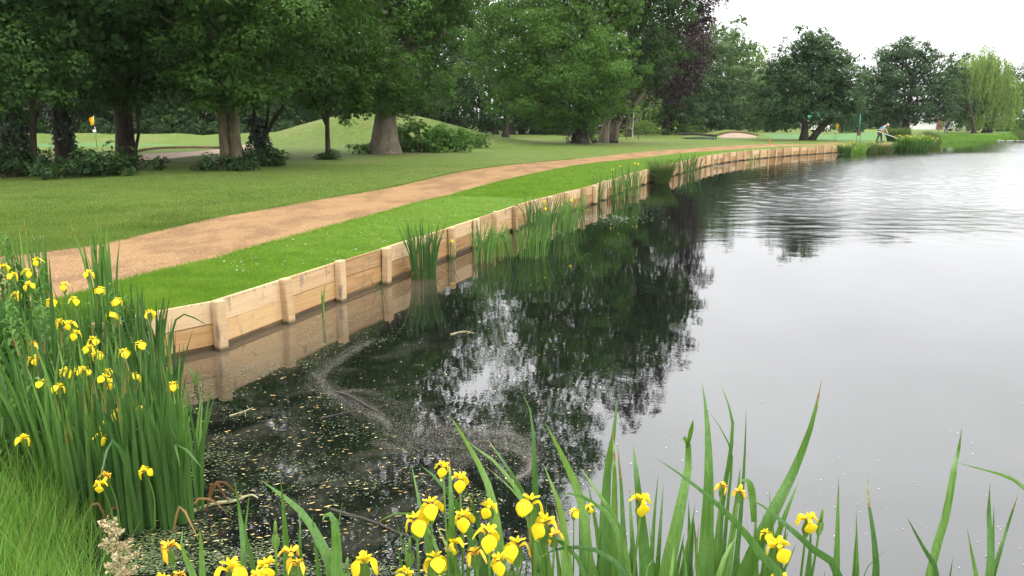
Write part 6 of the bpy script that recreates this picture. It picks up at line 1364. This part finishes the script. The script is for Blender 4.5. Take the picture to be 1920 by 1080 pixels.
# string round the two trunks
for nm, px, py, R0, tilt in (('leaning', 1132, 234, .37, .1), ('ivied', 1070, 229, .62, .05)):
    pc = PD(px, py, PG(1131, 268).y+(.5 if nm == 'leaning' else .3)); m = MB(); A = np.linspace(0, 2*np.pi, 25); m.tube(np.stack([R0*np.cos(A), R0*np.sin(A), tilt*np.cos(A)], 1), np.full(25, .018), 6, cap=False)
    o = m.build('tied_string', M_white, None, True); o.location = pc; tag(o, 'white string tied round the %s trunk' % ('grey leaning' if nm == 'leaning' else 'ivied hornbeam'), 'string', 'white strings round the trunks')
# stones along the far bank
M_stone = plain('pale_stone', (.28, .27, .25), .9, 0, .25, 4, .6, .05)
def stone_mesh(s):
    g = np.random.default_rng(s); bm = bmesh.new(); bmesh.ops.create_icosphere(bm, subdivisions=2, radius=1)
    for v in bm.verts: v.co *= 1+.22*g.normal()*.6; v.co.z *= .6
    me = bpy.data.meshes.new('stone'); bm.to_mesh(me); bm.free(); me.materials.append(M_stone); return me
SM = [stone_mesh(s) for s in range(3)]
for i, px in enumerate((1872, 1878, 1884, 1890, 1896, 1901, 1907, 1914, 1921, 1930, 1940, 1780, 1786)):
    p = PZ(px, 265.2, .02); o = bpy.data.objects.new('bank_stone', SM[i % 3]); scene.collection.objects.link(o); o.location = (p.x, p.y+.15*(i % 3), .06); s = .1+.1*random.random(); o.scale = (s*(.8+.5*random.random()), s, s*(.8+.6*random.random())); o.rotation_euler = (0, 0, i)
    tag(o, 'pale stone at the foot of the far bank', 'stone', 'pale stones along the far waterline')
p = anch(203, 74); m = MB(); m.box((0, 0, .3), (.28, .06, .22), bev=.01); m.tube([(0, 0, -.1), (0, 0, .2)], [.02, .02], 6); o = m.build('tee_marker', M_white, None); o.location = (p.x, p.y-2.5, G(p.x, p.y-2.5)+.1); tag(o, 'tiny white marker beyond the left green, right of the flag', 'marker')

# ================================================================ haze
mh, th_, bh = newmat('haze_air'); vol = th_.nodes.new('ShaderNodeVolumePrincipled'); th_.nodes.remove(bh)
vol.inputs['Density'].default_value = .00014; vol.inputs['Color'].default_value = (.93, .95, 1, 1); vol.inputs['Anisotropy'].default_value = .2
th_.links.new(vol.outputs[0], th_.nodes['Material Output'].inputs['Volume'])
bm = bmesh.new(); bmesh.ops.create_cube(bm, size=1); me = bpy.data.meshes.new('haze'); bm.to_mesh(me); bm.free()
o = link('haze', me, mh); o.scale = (2600, 2600, 46); o.location = (0, 0, 20.5); o['kind'] = 'stuff'
